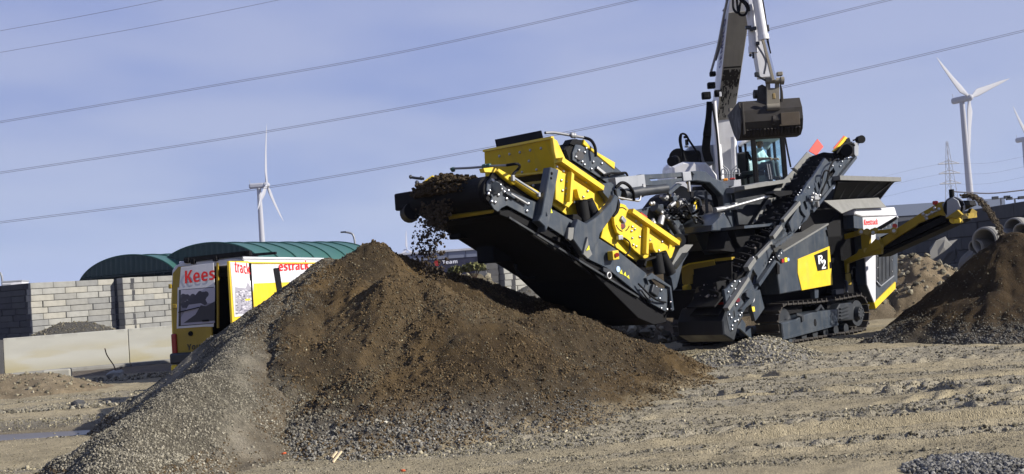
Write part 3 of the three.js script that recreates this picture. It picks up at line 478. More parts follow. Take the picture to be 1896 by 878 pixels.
// --- recirculation conveyor (near side, rising to the hopper)
{
  const g = sub('recirculating_conveyor', crusher), zn = 0.3, zf = -0.36;
  const a = S('x', 1320, 574, zn), b = S('x', 1557, 284, zn), at2 = (t, o) => { const dx = b[0] - a[0], dy = b[1] - a[1], L = Math.hypot(dx, dy); return [a[0] + dx * t - dy / L * o, a[1] + dy * t + dx / L * o]; };
  const P3 = (t, o, z) => [...at2(t, o), z];
  mc('belt', [slab([P3(0.02, 0.0, zn - 0.03), P3(1, 0.0, zn - 0.03), P3(1, 0.0, zf + 0.04), P3(0.02, 0.0, zf + 0.04)], 0.03), slab([P3(0.02, -0.2, zf + 0.04), P3(1, -0.2, zf + 0.04), P3(1, -0.2, zn - 0.03), P3(0.02, -0.2, zn - 0.03)], 0.03)], M.belt, g);
  const cl = []; for (let i = 0; i < 26; i++) { const t = 0.07 + i * 0.036; cl.push(bar(P3(t, 0.03, zn - 0.06), P3(t + 0.018, 0.05, -0.03), 0.05, 0.11), bar(P3(t + 0.018, 0.05, -0.03), P3(t, 0.03, zf + 0.06), 0.05, 0.11)); }
  mc('belt_cleats', cl, M.rubber, g, 'stuff');
  mc('belt_load', (() => { const o = []; for (let i = 0; i < 260; i++) { const t = 0.06 + 0.9 * rnd(), s = 0.015 + 0.035 * rnd() * rnd(); const q = P3(t, 0.05, lerp(zf + 0.1, zn - 0.1, rnd())); o.push(pebbles[i % 3].clone().scale(s, s, s).translate(...q)); } return o; })(), std(0.16, 0.14, 0.12, 0.95), g, 'stuff');
  mc('head_drum', [cyl(P3(1, -0.1, zf + 0.02), P3(1, -0.1, zn - 0.02), 0.13, 0.13, 18)], M.rubber, g);
  mc('skirt_plate', [plate('D', zf, [[275, 540], [340, 545], [480, 375], [545, 275], [505, 240], [395, 352]], 0.03), plate('D', zf, [[500, 236], [545, 272], [612, 176], [572, 150]], 0.03)], M.greyDusty, g);
  mc('skirt_joint', [plate('D', zf + 0.012, [[482, 238], [498, 236], [540, 270], [530, 276]], 0.02), plate('D', zf + 0.01, [[345, 440], [362, 432], [372, 470], [362, 480]], 0.02)], M.black, g);
  mc('red_rubber_flap', [plate('D', zf, [[580, 146], [622, 170], [660, 122], [628, 80]], 0.02)], std(0.62, 0.07, 0.05, 0.6), g);
  mc('red_rubber_flap', [plate('D', zn - 0.02, [[712, 132], [730, 128], [780, 68], [770, 62]], 0.02)], std(0.62, 0.07, 0.05, 0.6), g);
  mc('yellow_edge', [plate('D', zn + 0.02, [[716, 146], [738, 138], [790, 74], [778, 66]], 0.05)], M.yellow, g);
  // near frame: rails and plates with openings
  mc('frame_plate', [plate('g', zn + 0.01, [[610, 200], [640, 190], [705, 120], [840, 70], [1000, -190], [1190, -455], [1250, -415], [1085, -160], [940, 220], [800, 440], [800, 470], [700, 620], [665, 625], [635, 480], [640, 430], [625, 300]], 0.06, 0.008, [[[770, 280], [800, 225], [830, 310], [815, 345]], [[870, 90], [900, -20], [950, 60], [935, 130], [905, 165]], [[690, 430], [712, 400], [725, 480], [705, 500]]])], M.grey, g);
  mc('frame_plate', [plate('h', zn + 0.01, [[300, 330], [335, 255], [480, 70], [585, -120], [640, -180], [760, -370], [800, -330], ['j', 790, 290], ['j', 640, 480], ['j', 470, 660], ['j', 330, 860], [600, 215], [500, 330], [420, 420], [310, 520], [225, 470]], 0.06, 0.008, [[[330, 345], [360, 305], [400, 370], [370, 400]], [[480, 150], [500, 110], [540, 215], [510, 220]], [['j', 365, 600], ['j', 420, 520], ['j', 440, 580], ['j', 390, 660]], [['j', 520, 440], ['j', 570, 380], ['j', 590, 430], ['j', 540, 500]]])], M.grey, g);
  mc('knee_bracket', [plate('h', zn + 0.05, [[455, 65], [480, 15], [585, -30], [605, 40], [605, 205], [575, 260], [525, 295], [560, 230], [515, 165], [500, 90]], 0.05, 0.008, [[[525, 80], [555, 55], [583, 140], [565, 165], [550, 150]]])], M.grey, g);
  mc('gusset', [plate('h', zn + 0.09, [[390, 290], [490, 115], [495, 230], [530, 240], [510, 300], [420, 380]], 0.03)], M.grey, g);
  mc('handrail', [bar(C3('g', 630, 400, zn + 0.08), C3('g', 840, 85, zn + 0.08), 0.1, 0.07), bar(C3('f', 835, 540, zn + 0.06), C3('f', 905, 440, zn + 0.06), 0.1, 0.09), bar(C3('h', 60, 640, zn + 0.05), C3('h', 205, 490, zn + 0.05), 0.06, 0.06), bar(C3('h', 215, 440, zn + 0.06), C3('h', 300, 330, zn + 0.06), 0.09, 0.08), bar(C3('h', 325, 270, zn + 0.06), C3('h', 490, 85, zn + 0.06), 0.07, 0.07)], M.greyDusty, g);
  mc('frame_rail', [bar(C3('f', 950, 700, zn + 0.06), C3('f', 1190, 350, zn + 0.06), 0.07, 0.07), bar(C3('h', 240, 530, zn + 0.06), C3('h', 420, 400, zn + 0.06), 0.05, 0.05), bar(C3('j', 350, 830, zn + 0.05), C3('j', 790, 280, zn + 0.05), 0.06, 0.06)], M.grey, g);
  mc('conveyor_underframe', [plate('j', zn - 0.06, [[600, 480], [780, 280], [790, 295], [690, 420], [560, 520], [540, 560]], 0.6, 0.01)], M.black, g);
  mc('tail_bracket', [plate('g', zn + 0.07, [[840, 270], [835, 230], [870, 195], [930, 215], [935, 250], [905, 330], [800, 410], [780, 400], [870, 290]], 0.05)], M.grey, g);
  mc('tail_plate', [plate('g', zn - 0.1, [[930, 215], [975, 200], [1020, 390], [945, 500], [925, 520], [885, 360]], 0.08)], M.grey, g);
  mc('tail_foot', [plate('g', zn, [[740, 590], [795, 500], [830, 545], [825, 640], [880, 590], [890, 715], [870, 690], [770, 600]], 0.03)], M.grey, g);
  mc('yellow_marker', [plate('g', zn - 0.09, [[890, 375], [918, 372], [925, 422], [900, 425]], 0.014)], std(0.85, 0.65, 0.05, 0.5), g);
  mc('white_hook', [tube([C3('g', 905, 270, zn + 0.03), C3('g', 908, 300, zn + 0.03), C3('g', 890, 325, zn + 0.03), C3('g', 880, 300, zn + 0.03)], 0.022)], M.white, g);
  mc('reflector', [cyl(C3('g', 748, 305, zn), C3('g', 748, 305, zn + 0.05), 0.04, 0.04, 12)], std(0.7, 0.12, 0.14, 0.3), g);
  mc('frame_bolts', [bolts('g', zn + 0.02, [[715, 118], [765, 120], [685, 168], [720, 195], [652, 224], [676, 272], [632, 355], [692, 355], [735, 355], [660, 455], [682, 487], [768, 462], [785, 440], [722, 522], [748, 512], [692, 567], [690, 605], [715, 525]], 0.026), bolts('h', zn + 0.1, [[190, 690], [205, 665], [230, 640], [500, 330], [495, 345], [310, 600], [285, 630]], 0.02), bolts('j', zn + 0.03, [[655, 325], [680, 295], [560, 370], [520, 415], [620, 300], [640, 370], [320, 590], [720, 290]], 0.022), [0, 1, 2, 3].map(k => bolt(...C3('j', 190 + k * 16, 690 - k * 24, zn + 0.02), 0.02)), [0, 1, 2, 3, 4].map(k => bolt(...C3('f', 835 + k * 17, 510 - k * 22, zn + 0.02), 0.022))], M.steel, g, 'stuff');
  mc('head_bracket', [plate('j', zn + 0.03, [[600, 215], [680, 130], [760, 120], [785, 255], [700, 290], [650, 240]], 0.12), plate('j', zn + 0.02, [[690, 95], [730, 80], [745, 120], [700, 135]], 0.1)], M.black, g);
  mc('drive_motor', [cyl(C3('j', 700, 210, zn - 0.1), C3('j', 700, 210, zn + 0.2), 0.13, 0.12, 14)], M.black, g);
  mc('end_plate', [plate('j', zn + 0.05, [[780, 130], [825, 135], [822, 265], [795, 275], [782, 250]], 0.1)], M.lightGrey, g);
  mc('head_lamp', [cyl(C3('j', 820, 105, zn), C3('j', 855, 98, zn + 0.12), 0.075, 0.085, 14), bar(C3('j', 770, 110, zn), C3('j', 820, 90, zn), 0.03, 0.03)], M.black, g);
  mc('hydraulic_hose', [tube([C3('j', 600, 240, zn + 0.1), C3('j', 660, 160, zn + 0.13), C3('j', 740, 140, zn + 0.12), C3('j', 780, 160, zn + 0.1)], 0.022), tube([C3('j', 450, 500, zn + 0.12), C3('j', 480, 420, zn + 0.16), C3('j', 530, 440, zn + 0.14), C3('j', 480, 560, zn + 0.1), C3('j', 440, 660, zn + 0.1)], 0.018), tube([C3('j', 600, 300, zn + 0.12), C3('j', 560, 330, zn + 0.15), C3('j', 520, 420, zn + 0.15), C3('j', 500, 520, zn + 0.12)], 0.018), tube([C3('h', 210, 510, zn + 0.1), C3('h', 260, 640, zn + 0.12), C3('h', 310, 700, zn + 0.06)], 0.015)], M.black, g);
  mc('valve_block', [rbox(0.16, 0.12, 0.14, 0.02, ...C3('j', 370, 690, zn + 0.1)), cyl(C3('j', 330, 690, zn + 0.12), C3('j', 420, 700, zn + 0.12), 0.03), cyl(C3('j', 400, 730, zn + 0.1), C3('j', 410, 785, zn + 0.1), 0.04, 0.03), ...[[345, 720], [385, 660], [430, 670], [360, 650]].map(q => bolt(...C3('j', q[0], q[1], zn + 0.16), 0.035))], M.zinc, g);
  mc('support_leg', [plate('j', zn + 0.02, [[375, 545], [400, 520], [430, 660], [425, 700], [400, 640]], 0.06), plate('j', zn + 0.04, [[460, 600], [500, 545], [520, 560], [515, 610], [470, 680], [440, 670]], 0.03), plate('j', zn + 0.06, [[515, 520], [560, 480], [570, 510], [540, 585], [525, 570]], 0.03)], M.grey, g);
  // boot at the lower end
  const xf = -2.58;
  mc('boot', [extr([[xf, 0.42], [xf, 0.66], [xf + 0.16, 0.88], [xf + 0.5, 0.95], [xf + 0.5, 0.6], [xf + 0.3, 0.28]], 0.98, 0.02).translate(0, 0, 0.3)], M.darkGrey, g);
  mc('boot_lip', [bar([xf + 0.18, 0.93, -0.5], [xf + 0.2, 0.95, 0.26], 0.04, 0.05)], M.red, g);
  mc('boot_apron', [slab([[xf + 0.3, 1.0, -0.55], [xf + 0.3, 1.0, 0.28], [xf + 0.55, 1.32, 0.28], [xf + 0.55, 1.32, -0.55]], 0.03)], M.darkGrey, g);
  mc('rubber_skirt', [slab([[xf + 0.5, 1.25, -0.6], [xf + 0.5, 1.22, 0.2], [xf + 0.55, 1.66, 0.2], [xf + 0.55, 1.58, -0.62]], 0.03), plate('f', 0.18, [[530, 670], [690, 640], [830, 560], [790, 620], [680, 690], [540, 755]], 0.03)], M.rubber, g);
  mc('boot_bolts', [0, 1, 2].map(k => bolt(xf + 0.46, 1.28, -0.35 + 0.22 * k, 0.022, 'x')), M.steel, g, 'stuff');
}
// --- main discharge conveyor
{
  const g = sub('main_conveyor', crusher), zn = -0.36, zf = -2.15;
  const hd = S('A', 572, 388, zn), tl = S('o', 800, 470, zn), dx = tl[0] - hd[0], dy = tl[1] - hd[1], L = Math.hypot(dx, dy), ux = dx / L, uy = dy / L;
  const P3 = (s, o, z) => [hd[0] + ux * s - uy * o * -1 * -1, hd[1] + uy * s + ux * o, z];
  const R = 0.225, zm = (zn + zf) / 2;
  const belt = []; // closed belt outline around drum and tail
  const prof = []; for (let k = 0; k <= 14; k++) { const a = Math.PI / 2 + Math.PI * k / 14; prof.push([Math.cos(a) * R, Math.sin(a) * R]); }
  for (let k = 0; k <= 10; k++) { const a = -Math.PI / 2 + Math.PI * k / 10; prof.push([L + Math.cos(a) * R, Math.sin(a) * R]); }
  const rot = prof.map(([s, o]) => [hd[0] + ux * s - uy * o, hd[1] + uy * s + ux * o]);
  mc('belt', [extr(rot, zn - zf - 0.22, 0.02).translate(0, 0, zn - 0.1)], M.belt, g);
  mc('head_drum', [cyl([hd[0], hd[1], zf + 0.06], [hd[0], hd[1], zn - 0.03], R - 0.03, R - 0.03, 22)], M.rubber, g);
  mc('head_plate', [plate('A', zn, [[530, 388], [535, 340], [556, 318], [600, 345], [660, 395], [838, 468], [815, 558], [780, 545], [640, 470], [610, 485], [592, 505], [570, 490], [548, 455], [560, 425]], 0.03, 0.006)], M.grey, g);
  mc('drum_guard', [plate('A', zn - 0.05, [[545, 318], [562, 285], [592, 288], [700, 365], [842, 440], [834, 474], [660, 400], [590, 345]], 0.04)], M.black, g);
  mc('bearing', [cyl(C3('A', 580, 376, zn), C3('A', 580, 376, zn + 0.05), 0.09, 0.09, 18), cyl(C3('A', 580, 376, zn + 0.05), C3('A', 580, 376, zn + 0.09), 0.04, 0.04, 12), rbox(0.22, 0.05, 0.05, 0.01, ...C3('A', 690, 425, zn + 0.03), 0, 0, -0.43), rbox(0.2, 0.04, 0.05, 0.01, ...C3('A', 655, 415, zn + 0.03), 0, 0, -0.43)], M.grey, g);
  mc('tension_rod', [cyl(C3('A', 660, 408, zn + 0.04), C3('A', 750, 462, zn + 0.04), 0.02)], M.zinc, g);
  mc('plate_bolts', bolts('A', zn + 0.008, [[565, 336], [604, 360], [548, 390], [540, 407], [593, 413], [626, 397], [648, 390], [638, 434], [558, 448], [576, 453], [748, 500], [756, 460], [700, 440], [610, 382], [600, 388]], 0.03), M.steel, g, 'stuff');
  mc('yellow_rail', [plate('A', zn + 0.02, [[588, 284], [598, 270], [830, 402], [824, 440], [815, 438], [690, 352], [680, 358], [640, 330]], 0.12, 0.012), plate('A', zn - 0.04, [[512, 268], [572, 262], [590, 275], [586, 292], [520, 290]], 0.1)], M.yellow, g);
  mc('rail_conduit', [cyl(C3('A', 668, 315, zn + 0.06), C3('A', 812, 408, zn + 0.06), 0.02), rbox(0.05, 0.09, 0.05, 0.01, ...C3('A', 672, 322, zn + 0.06)), rbox(0.05, 0.07, 0.05, 0.01, ...C3('A', 812, 412, zn + 0.06))], M.lightGrey, g);
  const sx = -7.1;
  mc('spray_pipe', [tube([X3('A', 347, 270, sx), X3('A', 440, 266, sx), X3('A', 540, 258, sx), X3('A', 640, 253, sx)], 0.02)], M.galv, g);
  mc('spray_nozzle', [cyl(X3('A', 345, 268, sx), X3('A', 350, 285, sx), 0.045, 0.03), rbox(0.06, 0.07, 0.08, 0.02, ...X3('A', 519, 258, sx)), rbox(0.06, 0.07, 0.08, 0.02, ...X3('A', 541, 256, sx))], paint(0.02, 0.09, 0.07, 0.4), g);
  mc('spray_hose', [tube([X3('A', 640, 252, sx), X3('A', 690, 245, sx), C3('A', 702, 272, zn), C3('A', 675, 300, zn), C3('A', 665, 325, zn)], 0.022, 7, 24), tube([C3('A', 828, 410, zn + 0.05), C3('A', 850, 385, zn + 0.1), C3('A', 845, 440, zn + 0.05)], 0.016)], M.black, g);
  // far side of the head
  mc('head_plate', [plate('A', zf, [[140, 500], [148, 400], [185, 364], [198, 372], [200, 400], [260, 480], [250, 520], [170, 525]], 0.04)], M.grey, g);
  mc('yellow_guard', [slab([C3('A', 190, 372, zf), C3('A', 182, 342, zf), C3('A', 235, 306, zf + 0.1), C3('A', 296, 340, zf + 0.25), C3('A', 270, 356, zf + 0.2)], 0.03)], M.yellow, g);
  mc('gear_motor', [rbox(0.3, 0.28, 0.42, 0.03, ...C3('A', 112, 447, zf - 0.25)), cyl(C3('A', 112, 512, zf - 0.35), C3('A', 130, 500, zf), 0.16, 0.14, 16)], M.black, g);
  mc('spray_pipe', [tube([C3('A', 112, 315, zf - 0.1), C3('A', 150, 322, zf), C3('A', 190, 325, zf + 0.1)], 0.022), bolt(...C3('A', 118, 315, zf - 0.08), 0.035), bolt(...C3('A', 152, 347, zf), 0.04), bolt(...C3('A', 175, 322, zf + 0.06), 0.035)], M.darkGrey, g);
  mc('scraper_lip', [slab([X3('A', 325, 548, -7.2), X3('A', 562, 512, -7.2), X3('A', 558, 500, -7.22), X3('A', 325, 526, -7.22)], 0.05)], M.yellowShaded, g);
  // long side walls and the tray below
  const side = z => plate('A', z, [[838, 470], [905, 500], [990, 548], ['d', 165, 450], ['d', 330, 555], ['d', 600, 770], ['d', 640, 800], ['o', 690, 280], ['o', 860, 300], ['o', 850, 535], ['o', 570, 360], ['o', 240, 90], [1090, 765], [960, 645], [830, 562]], 0.04);
  mc('side_wall', [side(zn)], M.grey, g);
  mc('side_wall', [side(zf + 0.04)], M.grey, g);
  mc('under_tray', [plate('A', zn - 0.05, [[600, 500], [840, 470], ['d', 330, 555], ['d', 640, 800], ['o', 860, 400], ['o', 845, 640], ['o', 720, 668], ['o', 560, 600], [960, 690], [700, 560], [600, 520]], 1.68, 0.01)], M.black, g);
  mc('tray_edge', [bar(C3('A', 650, 535, zn - 0.02), C3('o', 560, 385, zn - 0.02), 0.03, 0.03)], M.darkGrey, g);
  mc('tail_plate', [plate('o', zn + 0.05, [[640, 190], [700, 140], [895, 275], [925, 515], [905, 530], [880, 290], [720, 200], [655, 215], [665, 260]], 0.05), plate('o', zn + 0.02, [[640, 240], [720, 260], [835, 350], [850, 500], [840, 535], [690, 450], [590, 310], [625, 290]], 0.04)], M.grey, g);
  mc('tail_bolts', bolts('o', zn + 0.03, [[742, 285], [792, 315], [730, 370], [778, 400], [692, 418], [793, 500], [853, 512], [888, 437], [897, 505], [683, 382], [585, 310], [760, 330], [720, 330]], 0.026), M.steel, g, 'stuff');
  mc('tail_bearing', [rbox(0.2, 0.16, 0.08, 0.02, ...C3('o', 720, 320, zn + 0.04), 0, 0, -0.5)], M.darkGrey, g);
  mc('tail_hose', [tube([C3('o', 560, 250, zn + 0.06), C3('o', 620, 310, zn + 0.08), C3('o', 680, 370, zn + 0.08), C3('o', 760, 420, zn + 0.08), C3('o', 840, 440, zn + 0.05)], 0.016), tube([C3('o', 850, 545, zn), C3('o', 800, 620, zn - 0.1), C3('o', 730, 670, zn - 0.3)], 0.014)], M.black, g);
  mc('support_post', [plate('A', zn + 0.14, [[876, 262], [922, 276], [868, 578], [850, 612], [846, 585], [812, 552], [828, 520]], 0.16, 0.012)], M.grey, g);
  mc('post_hole', [bolt(...C3('A', 883, 296, zn + 0.142), 0.025), bolt(...C3('A', 880, 322, zn + 0.142), 0.022)], M.black, g);
  mc('cradle', [plate('c', zn + 0.16, [[385, 690], [470, 735], [560, 680], [610, 640], [720, 520], [762, 440], [800, 470], [775, 600], [700, 715], [610, 840], [600, 900], ['d', 150, 480], ['d', 100, 560], ['d', 25, 640], ['A', 1000, 655], ['A', 1005, 600], ['A', 1020, 560]], 0.12, 0.012)], M.grey, g);
  mc('cradle_web', [plate('A', zn + 0.2, [[975, 590], [1005, 590], [1000, 650], [985, 662], [970, 650]], 0.06), plate('A', zn + 0.2, [[1065, 690], [1078, 640], [1085, 690], [1105, 735], [1080, 760], [1055, 735]], 0.05)], M.greyDusty, g);
  mc('warning_triangle', [[['A', 878, 512], ['A', 888, 510], ['A', 880, 485]], [['A', 1070, 715], ['A', 1088, 710], ['A', 1086, 685]]].map(t => plate('A', zn + 0.215, t, 0.008, 0.001)), std(0.75, 0.7, 0.02, 0.5), g);
  mc('warning_triangle', [[370, 800, 402, 815, 390, 765], [410, 818, 440, 835, 428, 785], [442, 838, 472, 862, 462, 820]].map(t => plate('d', zn + 0.008, [[t[0], t[1]], [t[2], t[3]], [t[4], t[5]]], 0.008, 0.001)), std(0.75, 0.7, 0.02, 0.5), g);
  mc('notice_disc', [extr(circ(...S('d', 357, 760, zn + 0.01), 0.05, 14), 0.008, 0.001).translate(0, 0, zn + 0.01)], std(0.4, 0.55, 0.8, 0.5), g);
  mc('emergency_stop', [rbox(0.16, 0.15, 0.12, 0.015, ...C3('d', 305, 620, zn + 0.08), 0, 0, 0.05)], M.yellow, g);
  mc('stop_button', [cyl(C3('d', 338, 615, zn + 0.14), C3('d', 345, 615, zn + 0.18), 0.035, 0.035, 12)], M.red, g);
  mc('cable_tray', [plate('d', zn + 0.03, [[205, 740], [290, 765], [285, 800], [240, 800], [205, 780]], 0.06)], M.darkGrey, g);
  mc('tow_eye', [mv(new THREE.TorusGeometry(0.05, 0.015, 6, 14), ...C3('d', 262, 825, zn + 0.03))], M.zinc, g);
  mc('under_hose', [[650, 905], [700, 925], [740, 945]].map((q, i) => tube([C3('A', 690 - i * 6, 790, -1.2), C3('A', 705, 840, -1.1), C3('A', 745, 865, -1.0), C3('A', 800, 860, -0.9)], 0.022)), M.black, g);
  mc('under_box', [rbox(0.5, 0.3, 0.4, 0.03, ...C3('A', 580, 730, -1.7)), rbox(0.4, 0.22, 0.3, 0.03, ...C3('A', 405, 615, -1.9))], M.black, g);
  // soil carried over the head of the belt
  const o = [], sp = (s, off, z) => [hd[0] + ux * s - uy * off, hd[1] + uy * s + ux * off, z], r2 = rng(55);
  for (let i = 0; i < 2600; i++) {
    const z = -1.42 + (r2() + r2() + r2() - 1.5) * 0.62; if (z > -0.72 || z < -1.98) continue;
    const w = clamp(1 - Math.abs(z + 1.42) / 0.75); let p;
    if (r2() < 0.5) p = sp(r2() * 2.0, R + 0.16 * w * r2(), z);
    else { const a = Math.PI / 2 + r2() * 1.9; const rr = R + 0.02 + 0.13 * w * r2(); p = sp(Math.cos(a) * rr, Math.sin(a) * rr, z); }
    const s = 0.014 + 0.034 * r2() * r2(); o.push(pebbles[i % 3].clone().rotateX(r2() * 6).rotateY(r2() * 6).scale(s, s, s).translate(...p));
  }
  mc('belt_load', o, phys(0.05, 0.036, 0.02, 0.98), g, 'stuff');
}
// --- screen box with yellow walls, chute and springs
{
  const g = sub('screen_box', crusher), zn = -0.56, zf = -2.18;
  const inner = z => plate('c', z, [[155, 60], [215, 110], [640, 400], ['d', 480, 190], ['d', 945, 510], ['d', 900, 640], ['d', 800, 720], ['d', 640, 745], ['d', 180, 440], ['d', 200, 360], [560, 660], [330, 690], [130, 548], [120, 500], [160, 200]], 0.04);
  mc('inner_wall', [inner(zn - 0.1)], M.yellow, g); mc('inner_wall', [inner(zf + 0.06)], M.yellow, g);
  mc('side_plate', [plate('c', zn, [[160, 150], [185, 178], [250, 220], [320, 260], [345, 290], [470, 370], [556, 428], [552, 600], [500, 565], [465, 568], [375, 505], [345, 510], [290, 576], [158, 490]], 0.04, 0.008)], M.yellow, g);
  mc('chute_side', [plate('b', zn + 0.02, [[785, 137], [835, 165], [868, 240], [940, 400], [900, 400], [852, 345], [820, 350], [805, 290]], 0.06, 0.008)], M.yellow, g);
  mc('top_flange', [[['c', 190, 90], ['c', 612, 380]], [['d', 470, 170], ['d', 945, 500]]].map(q => bar(C3(...q[0], zn + 0.03), C3(...q[1], zn + 0.03), 0.16, 0.08)), M.yellow, g);
  mc('plate_rib', [plate('c', zn + 0.1, [[322, 205], [350, 235], [330, 500], [300, 515]], 0.1), plate('d', zn + 0.1, [[650, 330], [677, 348], [665, 612], [640, 602]], 0.1)], M.yellow, g);
  mc('plate_gusset', [plate('c', zn + 0.1, [[374, 385], [465, 566], [440, 545], [395, 470]], 0.1), plate('d', zn + 0.1, [[700, 490], [785, 640], [765, 625], [715, 560]], 0.1)], M.yellow, g);
  mc('side_plate', [plate('d', zn, [[310, 235], [330, 180], [353, 112], [385, 92], [430, 108], [462, 150], [492, 200], [650, 330], [865, 520], [860, 610], [795, 652], [700, 600], [640, 668], [520, 570], [410, 445], [345, 390], [318, 310]], 0.06, 0.008)], M.yellow, g);
  mc('exciter_slot', [[0.9, 2.2], [3.6, 4.6], [5.0, 5.7]].map(([a0, a1]) => { const c = S('d', 398, 255, zn), r = 0.21; return extr([...circ(...c, r, 8, a0, a1), ...circ(...c, r - 0.018, 8, a0, a1).reverse()], 0.006, 0.001).translate(0, 0, zn + 0.004); }), M.black, g);
  mc('exciter_cap', [rbox(0.13, 0.09, 0.05, 0.02, ...C3('d', 405, 258, zn + 0.02), 0, 0, -0.7), cyl(C3('d', 397, 322, zn), C3('d', 397, 322, zn + 0.012), 0.055, 0.055, 18)], M.lightGrey, g);
  mc('round_badge', [cyl(C3('d', 397, 322, zn + 0.012), C3('d', 397, 322, zn + 0.02), 0.035, 0.035, 16)], std(0.7, 0.2, 0.2, 0.5), g);
  mc('plate_bolts', [bolts('c', zn + 0.01, [[218, 296], [278, 312], [230, 400], [265, 380], [270, 437], [175, 158], [240, 203], [345, 415], [485, 405], [440, 465], [445, 500], [470, 310], [350, 520], [380, 515]], 0.024), bolts('d', zn + 0.01, [[500, 328], [525, 353], [492, 373], [500, 443], [575, 432], [510, 513], [540, 530], [535, 270], [590, 312], [597, 278], [680, 462], [697, 538], [770, 570], [802, 482], [725, 610], [685, 615]], 0.024)], M.steel, g, 'stuff');
  // front chute panel
  const x = -5.58, q = (X, Y, dx = 0) => X3('b', X, Y, x + dx);
  mc('chute_panel', [slab([q(815, 480, 0.24), q(785, 137), q(90, 272), q(110, 560, 0.24), q(430, 541, 0.24)], 0.04)], M.yellow, g);
  mc('chute_dark_backing', [slab([q(840, 720, 0.5), q(830, 440, 0.45), q(120, 500, 0.45), q(120, 760, 0.5)], 0.03)], M.black, g);  // black backing put in for the darkness inside the chute
  mc('chute_edge', [bar(q(90, 272), q(785, 137), 0.07, 0.04), bar(q(105, 545, 0.2), q(815, 480, 0.2), 0.05, 0.03)], M.yellow, g);
  mc('chute_lip', [slab([q(440, 640, 0.2), q(790, 600, 0.2), q(790, 560, 0.2), q(440, 600, 0.2)], 0.04), slab([q(530, 665, 0.3), q(790, 660, 0.3), q(790, 600, 0.3), q(530, 610, 0.3)], 0.03)], M.yellowShaded, g);
  mc('rubber_flap', [slab([q(215, 245, 0.1), q(688, 152, 0.1), q(665, 62, 0.16), q(195, 155, 0.16)], 0.025)], M.black, g);
  mc('chute_bolts', [[245, 325], [347, 305], [452, 287], [558, 265], [667, 246], [545, 375], [475, 488], [622, 463], [590, 625]].map((p, i) => bolt(...q(p[0], p[1], -0.02 + (p[1] > 420 ? 0.09 : p[1] > 350 ? 0.05 : 0.02)), 0.026, 'x')), M.zinc, g, 'stuff');
  mc('screen_deck', [plate('c', zn - 0.15, [[160, 300], [640, 500], ['d', 900, 640], ['d', 640, 720], [160, 500]], 1.4, 0.01)], M.black, g);
  for (const [f, X, Y, t] of [['c', 418, 610, 0], ['c', 505, 610, 0.12], ['d', 738, 695, 0], ['d', 815, 695, 0.12]]) { const c = S(f, X, Y, zn + 0.04); mc('rubber_spring', [cyl([c[0] + t * 0.9, c[1] - 0.2, zn + 0.1], [c[0] - t * 0.6, c[1] + 0.17, zn + 0.06], 0.1, 0.1, 16), mv(new THREE.TorusGeometry(0.1, 0.012, 5, 16), c[0] - t * 0.6, c[1] + 0.165, zn + 0.06, Math.PI / 2)], M.rubber, g); }
  mc('spring_seat', [plate('c', zn + 0.12, [[330, 690], [340, 640], [380, 640], [470, 730], [560, 680], [480, 745]], 0.2), plate('d', zn + 0.12, [[640, 660], [740, 625], [760, 640], [650, 680], [640, 740], [620, 720]], 0.2)], M.rubber, g);
  mc('exciter_hose', [tube([C3('d', 410, 440, zn + 0.05), C3('d', 470, 490, zn + 0.1), C3('d', 470, 570, zn + 0.1), C3('d', 430, 620, zn + 0.1), C3('d', 390, 660, zn + 0.15)], 0.014), tube([C3('c', 790, 500, zn + 0.1), C3('c', 785, 600, zn + 0.12), C3('c', 740, 660, zn + 0.1)], 0.03)], M.black, g);
  mc('sensor_box', [rbox(0.12, 0.08, 0.06, 0.01, ...C3('d', 370, 440, zn - 0.02))], M.zinc, g);
  mc('red_clamp', [plate('d', zn - 0.06, [[575, 205], [590, 180], [655, 225], [645, 262]], 0.08)], M.red, g);
}
